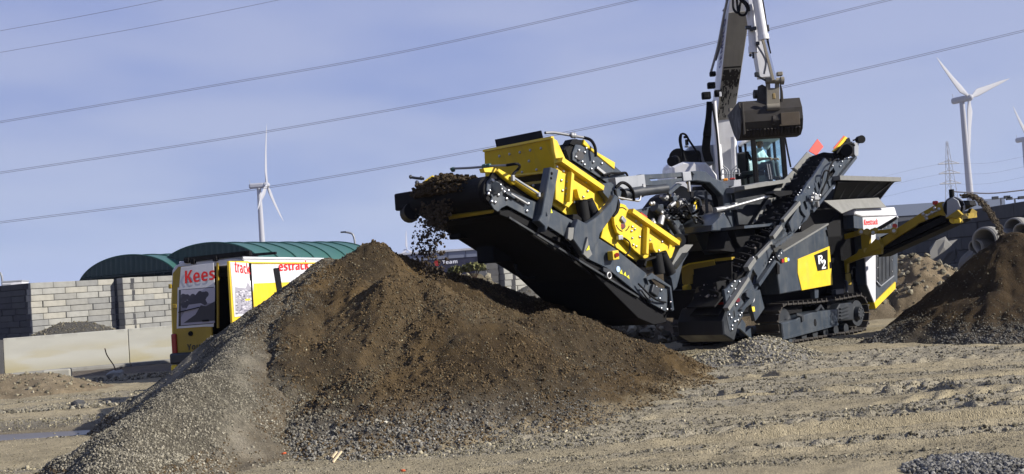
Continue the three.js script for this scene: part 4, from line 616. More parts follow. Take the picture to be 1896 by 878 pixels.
// --- oversize conveyor behind the screen
{
  const g = sub('oversize_conveyor', crusher), zn = -2.3;
  mc('frame_plate', [plate('c', zn, [[330, 20], [360, -70], [420, -60], [760, 150], [900, 270], [880, 330], [700, 330], [330, 90]], 0.04)], M.grey, g);
  mc('belt', [plate('c', zn - 0.04, [[250, -20], [300, -80], [380, -60], [900, 260], [880, 350], [640, 400], [300, 130]], 0.7, 0.03)], M.belt, g);
  mc('yellow_rail', [plate('c', zn + 0.02, [[450, -120], [520, -40], [600, 20], [765, 115], [758, 185], [690, 130], [530, 0], [440, -70]], 0.1, 0.01)], M.yellow, g);
  mc('drum_guard', [plate('c', zn - 0.02, [[300, -60], [370, -120], [450, -110], [640, 60], [690, 140], [620, 110], [380, -50]], 0.04)], M.black, g);
  mc('frame_bolts', bolts('c', zn + 0.01, [[365, 60], [430, 108], [452, 138], [540, 110], [628, 125], [522, 182], [455, 12], [600, 190], [650, 230], [705, 245], [470, -30], [395, -10]], 0.03), M.steel, g, 'stuff');
  mc('bearing', [cyl(C3('c', 405, 45, zn), C3('c', 405, 45, zn + 0.06), 0.08, 0.08, 14), rbox(0.3, 0.06, 0.06, 0.01, ...C3('c', 620, 205, zn + 0.03), 0, 0, -0.5)], M.zinc, g);
  const q = [['b', 710, 88], ['b', 790, 85], ['b', 880, 98], ['b', 980, 115], ['b', 1100, 135]].map(p => C3(...p, zn - 0.1));
  mc('spray_pipe', [tube(q, 0.028), bolt(...C3('b', 985, 112, zn - 0.06), 0.06), bolt(...C3('b', 1008, 115, zn - 0.06), 0.06)], M.galv, g);
  mc('spray_hose', [tube([C3('b', 1100, 135, zn - 0.1), C3('b', 1170, 160, zn), C3('b', 1215, 230, zn + 0.1), C3('b', 1225, 330, zn + 0.1)], 0.03), tube([C3('c', 640, 245, zn + 0.1), C3('c', 720, 225, zn + 0.1), C3('c', 790, 225, zn + 0.08), C3('c', 880, 230, zn), C3('c', 895, 290, zn)], 0.025)], M.black, g);
  mc('rail_bracket', [plate('b', zn, [[960, 200], [990, 150], [1040, 150], [1050, 200], [1000, 215]], 0.2)], M.black, g);
}
// --- gantry, arm and machinery between screen and hopper
{
  const g = sub('support_gantry', crusher), z = -0.6;
  mc('arch', [plate('e', z, [[548, 95], [640, 83], [700, 95], [760, 150], [930, 235], [975, 420], [1048, 645], [965, 665], [890, 480], [870, 345], [740, 210], [600, 190], [555, 195], [575, 130]], 0.14, 0.015)], M.grey, g);
  mc('arch_underside', [plate('e', z - 0.13, [[540, 200], [600, 175], [740, 195], [880, 330], [900, 480], [840, 480], [800, 330], [700, 230], [560, 225]], 0.12)], M.black, g);
  mc('arm', [plate('e', z + 0.02, [[40, 125], [120, 125], [250, 118], [540, 95], [545, 185], [400, 205], [360, 250], [300, 310], [290, 235], [60, 245], [45, 200]], 0.12, 0.012, [[[110, 165], [200, 162], [460, 140], [460, 168], [200, 195], [140, 200]]])], M.grey, g);
  mc('arm_tie', [plate('e', z - 0.05, [[300, 320], [420, 215], [460, 225], [340, 330]], 0.06)], M.grey, g);
  mc('pin_plate', [rbox(0.26, 0.17, 0.03, 0.02, ...C3('e', 503, 146, z + 0.03), 0, 0, 0.07)], M.lightGrey, g);
  mc('telescopic_tube', [bar(C3('c', 735, 335, z), C3('c', 1030, 300, z), 0.16, 0.2)], M.lightGrey, g);
  mc('cylinder', [cyl(C3('c', 835, 440, z + 0.05), C3('c', 1030, 410, z + 0.05), 0.1, 0.1, 18), cyl(C3('c', 1030, 410, z + 0.05), C3('e', 290, 270, z + 0.05), 0.085, 0.085, 18)], M.darkGrey, g);
  mc('end_bracket', [plate('c', z + 0.1, [[690, 480], [640, 420], [640, 330], [720, 315], [750, 340], [745, 430], [770, 360], [830, 410], [820, 470], [760, 470], [700, 525]], 0.12)], M.grey, g);
  mc('hanger', [tube([C3('c', 790, 470, z + 0.1), C3('c', 960, 500, z + 0.1), C3('c', 1010, 500, z + 0.1), C3('c', 1020, 450, z + 0.1)], 0.02), plate('c', z + 0.1, [[1050, 330], [1075, 340], [1080, 410], [1060, 415], [1045, 380]], 0.03), cyl(C3('e', 520, 200, z), C3('e', 530, 300, z), 0.03)], M.zinc, g);
  mc('hydraulic_hose', [tube([C3('c', 770, 370, z + 0.15), C3('c', 830, 320, z + 0.18), C3('c', 900, 350, z + 0.18), C3('c', 950, 430, z + 0.15), C3('c', 955, 500, z + 0.12)], 0.028), tube([C3('c', 760, 390, z + 0.15), C3('c', 775, 470, z + 0.16), C3('c', 800, 540, z + 0.1), C3('c', 780, 620, z + 0.1)], 0.028), tube([C3('e', 360, 520, z), C3('e', 430, 470, z + 0.1), C3('e', 480, 430, z + 0.1)], 0.025)], M.black, g);
  mc('tie_rod', [cyl(C3('e', 850, 485, z + 0.1), C3('D', 420, 375, 0.0), 0.03, 0.03, 10), cyl(C3('e', 790, 490, z + 0.1), C3('e', 950, 460, z + 0.1), 0.05, 0.05, 10), rbox(0.12, 0.14, 0.12, 0.03, ...C3('e', 990, 450, z + 0.12))], M.zinc, g);
  mc('rod_bracket', [plate('D', 0.05, [[385, 375], [400, 360], [490, 360], [490, 380], [420, 395]], 0.2)], M.black, g);
  // lifting cylinder and link plates beside the yellow wall
  const zc = -0.75;
  mc('lift_cylinder', [cyl(C3('d', 720, 130, zc), C3('d', 870, 260, zc), 0.09, 0.09, 16), cyl(C3('d', 860, 250, zc), C3('d', 1005, 470, zc), 0.065, 0.065, 14), cyl(C3('d', 970, 470, zc - 0.1), C3('d', 970, 470, zc + 0.16), 0.13, 0.13, 18)], M.darkGrey, g);
  mc('cylinder_pin', [cyl(C3('d', 966, 468, zc + 0.16), C3('d', 966, 468, zc + 0.19), 0.06, 0.06, 8)], M.yellowShaded, g);
  mc('link_plate', [plate('d', zc - 0.12, [[670, 130], [735, 110], [1010, 280], [1040, 400], [940, 440], [800, 330], [700, 330], [640, 250]], 0.05), plate('d', zc - 0.05, [[520, 160], [670, 130], [640, 260], [610, 250]], 0.04)], M.grey, g);
  mc('link_rod', [cyl(C3('d', 780, 310, zc + 0.05), C3('d', 800, 220, zc + 0.05), 0.06), plate('d', zc + 0.04, [[690, 290], [720, 240], [745, 290], [720, 330], [700, 325]], 0.05), ...[[715, 90], [800, 185], [870, 250], [720, 290], [690, 95]].map(q => bolt(...C3('d', q[0], q[1], zc + 0.08), 0.04))], M.zinc, g);
  mc('tail_arm', [plate('d', zc + 0.1, [[880, 750], [1000, 510], [1120, 510], [960, 720], [870, 750]], 0.3)], M.greyDusty, g);
  mc('frame_plate', [plate('f', -0.5, [[130, 540], [250, 370], [190, 480], [130, 720], [95, 740], [80, 560]], 0.2), plate('f', -0.45, [[110, 540], [20, 540], [75, 640], [95, 760], [130, 720]], 0.1)], M.grey, g);
  // dark drive cluster
  mc('drive_motor', [cyl(C3('e', 430, 350, -1.2), C3('e', 430, 350, -0.8), 0.2, 0.2, 18), cyl(C3('e', 500, 455, -1.2), C3('e', 500, 455, -0.7), 0.13, 0.13, 16)], M.darkGrey, g);
  mc('motor_mount', [plate('e', -1.0, [[300, 450], [380, 340], [440, 300], [520, 360], [620, 380], [690, 520], [620, 600], [460, 560], [360, 540]], 0.6, 0.02), plate('e', -0.75, [[545, 300], [575, 300], [575, 370], [550, 370]], 0.1)], M.black, g);
  mc('motor_fitting', [cyl(C3('e', 360, 330, -0.9), C3('e', 370, 410, -0.85), 0.05, 0.03), rbox(0.1, 0.1, 0.1, 0.02, ...C3('e', 460, 400, -0.75)), rbox(0.12, 0.07, 0.08, 0.02, ...C3('e', 530, 410, -0.78)), rbox(0.09, 0.1, 0.1, 0.02, ...C3('e', 290, 370, -0.85)), cyl(C3('e', 400, 420, -0.8), C3('e', 450, 440, -0.75), 0.06)], M.zinc, g);
  mc('hazard_stripe', [plate('e', -0.96, [[580, 420], [600, 385], [610, 400], [585, 440]], 0.02), plate('e', -0.96, [[572, 470], [606, 432], [608, 475], [575, 505]], 0.02)], M.yellow, g);
  mc('machine_cover', [plate('e', -1.7, [[300, 450], [420, 545], [600, 500], [760, 500], [900, 500], [1000, 640], [560, 700], [420, 600]], 0.9, 0.02)], M.black, g);
  { const r = rng(71); for (let k = 0; k < 14; k++) { const X = 230 + 420 * r(), Y = 330 + 240 * r(), zz = -0.85 + 0.3 * r(), pt = [0, 1, 2, 3].map(i => C3('e', X + i * (20 + 30 * r()), Y + (r() - 0.4) * 90 + i * 12, zz + 0.15 * (i % 2))); mc('hydraulic_hose', [tube(pt, 0.014 + 0.012 * r(), 6, 16)], k % 4 ? M.black : M.darkGrey, g); if (k % 2) mc('hose_fitting', [cyl(pt[0], pt[1].map((v, i) => lerp(pt[0][i], v, 0.4)), 0.03, 0.028, 8)], M.zinc, g); }
    for (let k = 0; k < 12; k++) mc('bracket', [rbox(0.06 + 0.12 * r(), 0.05 + 0.1 * r(), 0.08, 0.015, ...C3('e', 220 + 450 * r(), 330 + 250 * r(), -0.9 + 0.25 * r()), 0, 0, r() - 0.5)], [M.grey, M.darkGrey, M.zinc][k % 3], g); }
  mc('exhaust_rod', [cyl(C3('e', 695, 300, -0.9), C3('e', 710, 520, -0.9), 0.03)], M.darkGrey, g);
}
// --- middle: covers above the return conveyor
{
  const g = sub('return_section', crusher), x = -0.75;
  mc('sloping_cover', [plate('e', -0.35, [[765, 640], [885, 515], [930, 590], [1030, 800], ['f', 800, 345], ['f', 745, 370], ['f', 640, 150], [760, 700]], 0.75, 0.015)], M.grey, g);
  mc('cover_top', [slab([C3('e', 590, 652, -0.85), C3('e', 760, 640, -0.37), C3('e', 885, 512, -0.37), C3('e', 710, 548, -0.95)], 0.03)], M.greyDusty, g);
  mc('cover_front', [slab([X3('e', 590, 712, x), X3('e', 762, 700, x), X3('e', 762, 642, x), X3('e', 590, 655, x)], 0.04)], M.yellowShaded, g);
  for (const [y0, y1] of [[168, 235], [262, 328]]) { const a = X3('f', 270, (y0 + y1) / 2 + 20, x - 0.1), b = X3('f', 612, (y0 + y1) / 2 - 2, x - 0.1); mc('cross_beam', [bar(a, b, 0.2, 0.17)], M.grey, g); }
  mc('beam_bolts', Array.from({ length: 10 }, (_, k) => { const a = v3(X3('f', 265, 182, x - 0.1)).lerp(v3(X3('f', 590, 150, x - 0.1)), k / 9); return bolt(a.x, a.y, a.z, 0.024, 'y'); }), M.steel, g, 'stuff');
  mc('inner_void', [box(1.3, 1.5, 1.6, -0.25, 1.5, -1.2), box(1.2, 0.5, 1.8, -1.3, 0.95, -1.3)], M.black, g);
  const y = -1.55, q = (X, Y, d = 0) => X3('f', X, Y, y + d);
  mc('return_cover', [slab([q(205, 700), q(292, 690), q(296, 600), q(340, 562), q(530, 520), q(515, 452), q(265, 492), q(182, 535)].reverse(), 0.04)], M.yellowShaded, g);
  mc('cover_rim', [bar(q(182, 530), q(265, 488), 0.12, 0.025), bar(q(265, 488), q(518, 448), 0.12, 0.025)], M.yellow, g);
  mc('cover_edge', [bar(q(190, 545), q(202, 690), 0.025, 0.06, [1, 0, 0])], M.yellow, g);
  mc('belt_strap', [slab([q(535, 630), q(700, 610), q(690, 445), q(525, 460)], 0.06), tube([q(520, 455), q(550, 530), q(572, 635)], 0.02)], M.rubber, g);
  mc('strap_rail', [bar(q(530, 448, -0.05), q(700, 430, -0.05), 0.1, 0.05)], M.yellowShaded, g);
  mc('return_idler', Array.from({ length: 7 }, (_, k) => cyl(q(700 + k * 16, 590 - k * 10), q(730 + k * 12, 480 + k * 4), 0.045)), M.belt, g);
  mc('flap', [slab([q(300, 672), q(700, 615), q(690, 640), q(680, 720), q(290, 770)], 0.03)], M.rubber, g);
  mc('yellow_sensor', [rbox(0.16, 0.1, 0.12, 0.03, ...q(230, 730)), rbox(0.1, 0.06, 0.1, 0.02, ...q(235, 712))], M.yellow, g);
  mc('receiver', [plate('f', -0.1, [[700, 140], [1040, 95], [1060, 230], [900, 460], [850, 420], [745, 270]], 0.5, 0.01)], M.black, g);
  mc('receiver_lip', [bar(C3('f', 695, 125, -0.1), C3('f', 1040, 92, -0.1), 0.5, 0.05)], M.grey, g);
  mc('receiver_post', [plate('f', -0.05, [[1035, 95], [1055, 90], [1095, 250], [1075, 260]], 0.06)], M.grey, g);
  mc('curved_edge', [tube([C3('f', 940, 430, 0.2), C3('f', 980, 340, 0.2), C3('f', 1040, 270, 0.2), C3('f', 1075, 250, 0.2)], 0.03)], M.greyDusty, g);
  mc('belt_guard', [plate('f', -0.2, [[640, 160], [740, 370], [560, 350], [610, 330]], 0.4)], M.black, g);
}
// --- yellow fines conveyor on the viewer's side
{
  const g = sub('fines_conveyor', crusher), x = 2.95, q = (X, Y, d = 0, f = 'k') => X3(f, X, Y, x + d);
  const pl = (list, th) => slab(list.map(p => q(...p)), th);
  mc('boom_arm', [pl([[-80, 720, 0, 'k'], [60, 640], [140, 595], [160, 560], [240, 560], [300, 545], [355, 545], [350, 600], [200, 630], [20, 700], [-80, 800]].map(p => [p[0], p[1]]), 0.1)], M.yellowShaded, g);
  mc('boom_link', [pl([[-70, 505], [150, 440], [175, 405], [150, 398], [-70, 455]], 0.08), pl([[170, 400], [250, 410], [245, 560], [225, 615], [185, 590], [178, 540]], 0.08)], M.yellowShaded, g);
  mc('main_beam', [pl([[330, 490], [350, 540], [470, 460], [630, 360], [640, 345], [830, 270], [890, 280], [850, 155], [830, 160], [665, 255], [445, 395], [335, 470]], 0.12)], M.yellowShaded, g);
  mc('boom_link', [pl([[270, 430], [420, 425], [450, 400], [430, 385], [260, 405]], 0.06)], M.yellowShaded, g);
  mc('knuckle', [pl([[245, 540], [320, 460], [340, 480], [360, 545], [330, 560], [230, 610], [200, 620]], 0.14)], M.yellowShaded, g);
  mc('pivot_pin', [[205, 573, 0.06], [160, 412, 0.07], [210, 412, 0.07], [260, 412, 0.07], [330, 540, 0.05], [440, 403, 0.07], [280, 400, 0.06]].map(p => cyl(q(p[0], p[1], -0.12), q(p[0], p[1], 0.02), p[2], p[2], 16)), M.yellowShaded, g);
  mc('pin_cap', [[160, 412], [262, 418], [440, 403], [305, 468]].map(p => cyl(q(p[0], p[1], -0.15), q(p[0], p[1], -0.1), 0.035, 0.035, 12)), M.zinc, g);
  const b0 = q(300, 470, 0.06), b1 = q(1035, 165, 0.06), b2 = q(300, 610, 0.1), b3 = q(1000, 300, 0.1);
  mc('belt', [bar([b0[0] + 0.3, b0[1] - 0.05, b0[2]], [b1[0] + 0.3, b1[1], b1[2]], 0.6, 0.1), bar([b2[0] + 0.3, b2[1] - 0.02, b2[2]], [b3[0] + 0.3, b3[1], b3[2]], 0.55, 0.06)], M.black, g);
  mc('conveyor_beam', [bar(q(200, 600, 0.68), q(880, 250, 0.68), 0.06, 0.22)], M.yellowShaded, g);
  mc('underframe', [bar(q(360, 560, 0.3), q(930, 290, 0.3), 0.5, 0.12)], M.black, g);
  mc('belt_cover', [pl([[290, 385], [470, 280], [475, 300], [400, 350], [340, 390]], 0.05)], M.darkGrey, g);
  mc('round_sign', [cyl(q(448, 363, 0), q(448, 363, -0.02), 0.05, 0.05, 16)], M.red, g);
  mc('head_plate', [pl([[845, 180], [885, 290], [900, 300], [1000, 235], [1008, 200], [985, 145], [945, 120], [935, 122]], 0.05)], M.lightGrey, g);
  mc('head_drum', [cyl(q(955, 205, 0.05), q(955, 205, 0.66), 0.2, 0.2, 24)], M.rubber, g);
  for (let k = 0; k < 4; k++) mc('drum_rib', [mv(new THREE.TorusGeometry(0.2, 0.022, 6, 26), ...q(955, 205, 0.08 + 0.19 * k), 0, Math.PI / 2)], M.lightGrey, g);
  mc('head_bracket', [pl([[900, 295], [1000, 225], [1040, 265], [1000, 300], [950, 290], [920, 300]], 0.1), bar(q(1000, 285, 0), q(1130, 270, 0.65), 0.1, 0.1), bar(q(1085, 235, 0.5), q(1130, 265, 0.6), 0.1, 0.12)], M.yellowShaded, g);
  mc('head_gear', [cyl(q(950, 310, 0), q(950, 310, 0.2), 0.08, 0.08, 12), rbox(0.16, 0.1, 0.12, 0.02, ...q(995, 318))], M.yellow, g);
  mc('tensioner', [cyl(q(700, 285, -0.1), q(815, 230, -0.1), 0.02), ...[[690, 262], [720, 300], [788, 212], [825, 220], [720, 275], [765, 250]].map(p => bolt(...q(p[0], p[1], -0.12), 0.035, 'x'))], M.zinc, g);
  mc('beacon', [rbox(0.09, 0.08, 0.09, 0.02, ...q(795, 165))], M.red, g);
  mc('head_post', [cyl(q(938, 120, 0.1), q(932, 50, 0.1), 0.05)], M.black, g);
  mc('beam_foot', [pl([[-30, 700], [60, 660], [60, 760], [20, 770], [10, 730]], 0.1), rbox(0.2, 0.25, 0.2, 0.02, ...q(20, 820))], M.yellowShaded, g);
}
// material falling from the two conveyors
{
  const L = [], r3 = rng(99), hd = S('A', 572, 388, -0.36), l2w = (x, y, z) => MO.clone().addScaledVector(MU, x).addScaledVector(MW, z).setY(y);
  for (let i = 0; i < 3200; i++) {
    const t = Math.pow(r3(), 0.8) * 0.64, z = -1.42 + (r3() + r3() - 1) * (0.42 + 0.15 * t), sp = 0.9 + 0.5 * r3();
    const x = hd[0] - 0.16 - 0.7 * sp * t + 0.14 * (r3() - 0.5), y = hd[1] - 0.12 - 0.25 * t - 4.9 * t * t * 0.9 + 0.2 * (r3() - 0.5);
    if (r3() < t * 0.9) continue;
    const p = l2w(x, y, z); if (p.y < 1.5) continue; const s = 0.006 + 0.026 * Math.pow(r3(), 2.6), k = 0.04 + 0.03 * r3(); L.push([p.x, p.y, p.z, s, k, k * 0.76, k * 0.5]);
  }
  scatter('falling_soil', null, L, 'brown soil clods falling from the wide discharge belt onto the pile', 'falling soil');
  const K = [], p0 = v3(X3('k', 1020, 122, 2.95 + 0.3));
  for (let i = 0; i < 1500; i++) {
    const t = r3() * 0.74, x = p0.x + (r3() - 0.5) * 0.28, z = p0.z + 0.05 + 1.05 * t + (r3() - 0.5) * 0.05, y = p0.y + 0.02 + 0.35 * t - 4.9 * t * t * 0.52 + (r3() - 0.5) * (0.06 + 0.06 * t);
    const p = l2w(x, y, z), s = 0.01 + 0.025 * r3() * r3(), k = 0.05 + 0.06 * r3(); K.push([p.x, p.y, p.z, s, k, k * 0.8, k * 0.55]);
  }
  scatter('falling_soil', null, K, 'thin arc of fine soil pouring off the yellow side conveyor', 'falling soil');
}
// ---------------------------------------------------------------- excavator on its heap behind the crusher
const XP = V(6.15, 2.35, -30);
heapPlain('rubble_pile', 'brown rubble heap that carries the white excavator behind the crusher', [[4.2, 2.45, -29.9], [8, 2.4, -30.2]], 0.75, [-1, 13, -36, -24.5], 0.14, [[0.2, 0.155, 0.1], [0.3, 0.24, 0.16]], 401, 0.25, [1500, 0.02, 0.12, 0.9], 'rubble heap');
const ex = thing('excavator', 'white tracked excavator with raised boom holding a bucket over the crusher hopper', 'excavator', XP.toArray());
const xp = (f, X, Y, D) => at(...px(f, X, Y), D).sub(XP).toArray();
const me = (n, g, m, p = ex, k) => mesh(n, g, m, p, k);
const xw = paint(0.82, 0.82, 0.84, 0.42, 0, { s: 0.5 }), xbelly = paint(0.42, 0.4, 0.345, 0.7, 0, { s: 0.6 });  // xbelly: the boom white with the shade of its downward face in the colour
{
  for (const s of [-1, 1]) {
    const t = sub('crawler_track', ex); me('track_belt', [extr([...circ(-1.6, 0.45, 0.45, 8, Math.PI / 2, 3 * Math.PI / 2), ...circ(1.6, 0.45, 0.45, 8, -Math.PI / 2, Math.PI / 2)], 0.55, 0.02).translate(0, 0, 0.27).rotateY(Math.PI / 2).translate(s * 1.15, 0, 0)], M.track, t);
    for (let k = 0; k < 12; k++) me('track_shoe', [box(0.55, 0.05, 0.22, s * 1.15, 0.93, -1.5 + k * 0.27)], M.track, t);
  }
  me('undercarriage', [box(1.8, 0.5, 2, 0, 0.6, 0), cyl([0, 0.8, 0], [0, 1.1, 0], 0.7, 0.7, 24)], M.darkGrey);
  me('platform', [rbox(2.8, 0.25, 4.2, 0.05, 0, 1.2, -1)], M.darkGrey);
  // engine covers on the left of the picture
  const y1 = at(...px('n', 300, 455), 29).y - XP.y, xl = xp('n', 90, 460, 29)[0], xr = xp('n', 620, 600, 29)[0];
  me('side_cover', [extr([[xl, 1.3], [xr + 0.05, 1.3], [xr - 0.02, y1 - 0.35], [xr - 0.28, y1], [xl + 0.3, y1 + 0.06], [xl, y1 - 0.05]], 3.1, 0.06).translate(0, 0, 1.0)], xw);
  me('cover_ridge', [extr([[xl + 0.28, y1 - 0.4], [xl + 0.58, y1 + 0.03], [xl + 1.0, y1 - 0.45]], 0.08, 0.03).translate(0, 0, 1.05)], xw);
  me('counterweight', [rbox(2.7, 1.2, 0.9, 0.2, 0, 1.9, -3.2)], xw);
  me('cover_slot', [rbox(0.42, 0.2, 0.04, 0.02, ...xp('e', 640, 285, 28.98)), rbox(0.26, 0.12, 0.04, 0.02, ...xp('e', 690, 290, 28.98))], M.black);
  me('air_filter', [cyl(xp('n', 165, 390, 29.6), xp('n', 165, 390, 30.4), 0.26, 0.24, 20), rbox(0.6, 0.42, 0.6, 0.12, ...xp('n', 290, 400, 29.9)), cyl(xp('n', 85, 435, 29.2), xp('n', 130, 420, 29.4), 0.14)], M.black);
  me('engine_hood', [rbox(0.7, 0.55, 1.2, 0.06, ...xp('n', 400, 385, 30.6))], M.lightGrey);
  const D = 29.1;
  me('hand_rail', [tube([[235, 450], [208, 330], [178, 170], [200, 112], [245, 120], [290, 190], [390, 345], [455, 525]].map(p => xp('n', p[0], p[1], D)), 0.03, 6, 40), tube([[250, 440], [225, 350], [195, 200], [200, 120]].map(p => xp('n', p[0], p[1], D + 0.3)), 0.025, 6, 20), tube([[300, 360], [390, 340]].map(p => xp('n', p[0], p[1], D)), 0.02)], M.black);
  me('mirror', [rbox(0.09, 0.16, 0.06, 0.02, ...xp('n', 262, 210, D)), rbox(0.1, 0.07, 0.05, 0.02, ...xp('n', 245, 150, D))], M.black);
  me('work_camera', [cyl(xp('n', 262, 270, D), xp('n', 262, 250, D), 0.06)], M.lightGrey);
  // cab
  const cab = sub('cab', ex), zf = 29.0, zb = 30.7, c = (X, Y, d = zf) => xp('n', X, Y, d);
  const yb = c(1200, 672)[1], yt = c(1200, 135)[1], x0 = c(1040, 400)[0], x1 = c(1415, 400)[0], zF = 1.0, zB = -0.75;
  me('cab_floor', [rbox(x1 - x0 + 0.1, 0.16, zF - zB, 0.03, (x0 + x1) / 2, yb - 0.06, (zF + zB) / 2)], M.black, cab);
  me('cab_roof', [rbox(x1 - x0 + 0.04, 0.14, zF - zB, 0.06, (x0 + x1) / 2, yt, (zF + zB) / 2)], xw, cab);
  for (const [x, z, w, d] of [[x0 + 0.03, zF - 0.05, 0.13, 0.1], [x1 - 0.05, zF - 0.05, 0.13, 0.1], [x0 + 0.03, zB + 0.05, 0.1, 0.12], [x1 - 0.04, zB + 0.05, 0.1, 0.12], [x0 + 0.03, -0.02, 0.07, 0.09], [x1 - 0.04, -0.02, 0.07, 0.09]]) me('cab_pillar', [rbox(w, yt - yb, d, 0.02, x, (yt + yb) / 2, z)], M.black, cab);
  me('windscreen', [quad([x0 + 0.1, yb + 0.02, zF - 0.02], [x1 - 0.1, yb + 0.02, zF - 0.02], [x1 - 0.1, yt - 0.07, zF - 0.02], [x0 + 0.1, yt - 0.07, zF - 0.02])], M.glass, cab);
  for (const [za, zb2] of [[zF - 0.1, 0.03], [-0.07, zB + 0.1]]) for (const x of [x0 + 0.02, x1 - 0.03]) me('side_window', [quad([x, yb + 0.25, za], [x, yb + 0.25, zb2], [x, yt - 0.07, zb2], [x, yt - 0.07, za])], M.glass, cab);
  me('rear_window', [quad([x0 + 0.1, yb + 0.45, zB + 0.03], [x1 - 0.1, yb + 0.45, zB + 0.03], [x1 - 0.1, yt - 0.07, zB + 0.03], [x0 + 0.1, yt - 0.07, zB + 0.03])], M.glass, cab);
  me('cab_wall', [box(x1 - x0 - 0.15, 0.45, 0.05, (x0 + x1) / 2, yb + 0.2, zB + 0.05)], M.darkGrey, cab);
  me('cab_skirt', [extr([[x0 - 0.32, yb - 0.7], [x1 + 0.05, yb - 0.7], [x1 + 0.05, yb - 0.14], [x0 - 0.32, yb - 0.14]], 1.6, 0.02).translate(0, 0, 0.95)], M.lightGrey, cab);
  me('window_bar', [0, 1].map(k => bar(c(1195 + k * 25, 460), c(1225 + k * 25, 640), 0.025, 0.025)), M.lightGrey, cab);
  me('door_rail', [tube([c(1405, 160, 28.95), c(1430, 300, 28.9), c(1470, 500, 28.9)], 0.025)], M.black, cab);
  me('step_rail', [tube([[680, 480], [745, 540], [750, 630]].map(p => c(p[0], p[1], 28.6)), 0.018), tube([[845, 480], [790, 540], [785, 630]].map(p => c(p[0], p[1], 28.6)), 0.018), tube([[665, 600], [670, 530], [700, 520], [725, 560], [722, 630]].map(p => c(p[0], p[1], 28.6)), 0.018), tube([[870, 600], [860, 520], [825, 530], [815, 570], [818, 650]].map(p => c(p[0], p[1], 28.6)), 0.018), tube([[670, 580], [890, 575]].map(p => c(p[0], p[1], 28.6)), 0.016)], M.lightGrey);
  me('amber_lamp', [rbox(0.12, 0.07, 0.08, 0.02, ...c(710, 645, 28.6))], std(0.8, 0.3, 0.02, 0.3));
  me('red_lamp', [rbox(0.14, 0.05, 0.08, 0.02, ...c(790, 635, 28.6))], M.red);
  const sx = c(1120, 500)[0];
  me('seat', [rbox(0.5, 0.14, 0.5, 0.05, sx + 0.02, c(1120, 520)[1] - 0.02, -0.05, 0, 0.8, 0), rbox(0.14, 0.75, 0.5, 0.06, sx - 0.26, c(1120, 420)[1], -0.2, 0, 0.8, 0.08), rbox(0.1, 0.2, 0.28, 0.04, c(1185, 240)[0], c(1185, 235)[1], -0.45)], M.darkGrey, cab);
  me('headrest', [mv(new THREE.SphereGeometry(0.14, 14, 10).scale(0.8, 1.1, 0.6), ...c(1185, 235, 29.9))], M.lightGrey, cab);
  me('console', [rbox(0.3, 0.25, 0.35, 0.04, c(1330, 480)[0], c(1330, 500)[1], 0.15), cyl([c(1290, 480)[0], c(1290, 500)[1], 0.2], [c(1300, 450)[0], c(1300, 445)[1], 0.25], 0.03)], M.black, cab);
  me('wheel_column', [cyl(c(1010, 420, 29.6), c(960, 320, 29.6), 0.04)], M.black, cab);
  // boom, in two bends, then the stick
  const boomSeg = (a, b, w, h) => bar(a, b, w, h, [0, 0, 1]);
  const k0 = xp('x', 1345, 345, 29.5), k1 = xp('x', 1343, 222, 29.3), k2 = xp('x', 1369, 22, 27.6), k3 = xp('x', 1390, -110, 26.9);
  // belly width faces the viewer
  const beam = (a, b, wa, wb, da, db) => { const g = new THREE.BoxGeometry(1, 1, 1), p = g.attributes.position, A = v3(a), B = v3(b); for (let i = 0; i < p.count; i++) { const t = p.getY(i) + 0.5, q = A.clone().lerp(B, t); p.setXYZ(i, q.x + p.getX(i) * lerp(wa, wb, t), q.y, q.z + (p.getZ(i) - 0.5) * lerp(da, db, t)); } g.computeVertexNormals(); return g; };
  const boom = sub('boom', ex);
  me('boom_beam', [beam(k0, k1, 0.42, 0.48, 0.8, 1.0), beam(k1, k2, 0.48, 0.56, 1.0, 0.85), beam(k2, k3, 0.56, 0.5, 0.85, 0.7)], xw, boom);
  const off = (p, d) => [p[0], p[1], p[2] + d];
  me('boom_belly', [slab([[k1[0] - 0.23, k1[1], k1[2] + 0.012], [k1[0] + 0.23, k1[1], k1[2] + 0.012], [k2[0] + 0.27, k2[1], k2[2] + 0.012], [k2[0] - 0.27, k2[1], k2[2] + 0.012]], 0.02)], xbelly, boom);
  { // worn paint on the belly: a ragged dark patch
    const m = decalMat(128, 256, (x, w, h) => { x.clearRect(0, 0, w, h); x.fillStyle = '#1c1916'; const r = rng(21); x.fillRect(4, 92, 120, 5); for (let i = 0; i < 420; i++) { const Y = 100 + Math.pow(r(), 1.4) * 150, X = r() * w, dense = Y < 150 ? 1 : X < 40 ? 0.7 : 0.12; if (r() > dense) continue; x.fillRect(X, Y, 2 + r() * 9, 3 + r() * 12); } });
    const a = v3(k1).lerp(v3(k2), 0.02), b = v3(k1).lerp(v3(k2), 0.78), z = 0.02;
    decal('worn_paint', [[a.x - 0.22, a.y, a.z + z], [a.x + 0.22, a.y, a.z + z], [b.x + 0.26, b.y, b.z + z], [b.x - 0.26, b.y, b.z + z]], m, boom);
    const t = decalMat(512, 96, (x, w, h) => { x.clearRect(0, 0, w, h); x.fillStyle = '#3a3f78'; x.font = 'bold 84px sans-serif'; const s = 'GEMOCO', q = x.measureText(s).width; x.save(); x.scale(w / q, 1); x.fillText(s, 0, 78); x.restore(); });
    const p = v3(k1).lerp(v3(k2), 0.52), q = v3(k1).lerp(v3(k2), 0.98), xo = -0.272;
    decal('company_lettering', [[p.x + xo + 0.01, p.y, p.z - 0.12], [q.x + xo - 0.02, q.y, q.z - 0.12], [q.x + xo - 0.02, q.y, q.z - 0.62], [p.x + xo + 0.01, p.y, p.z - 0.66]], t, boom);
  }
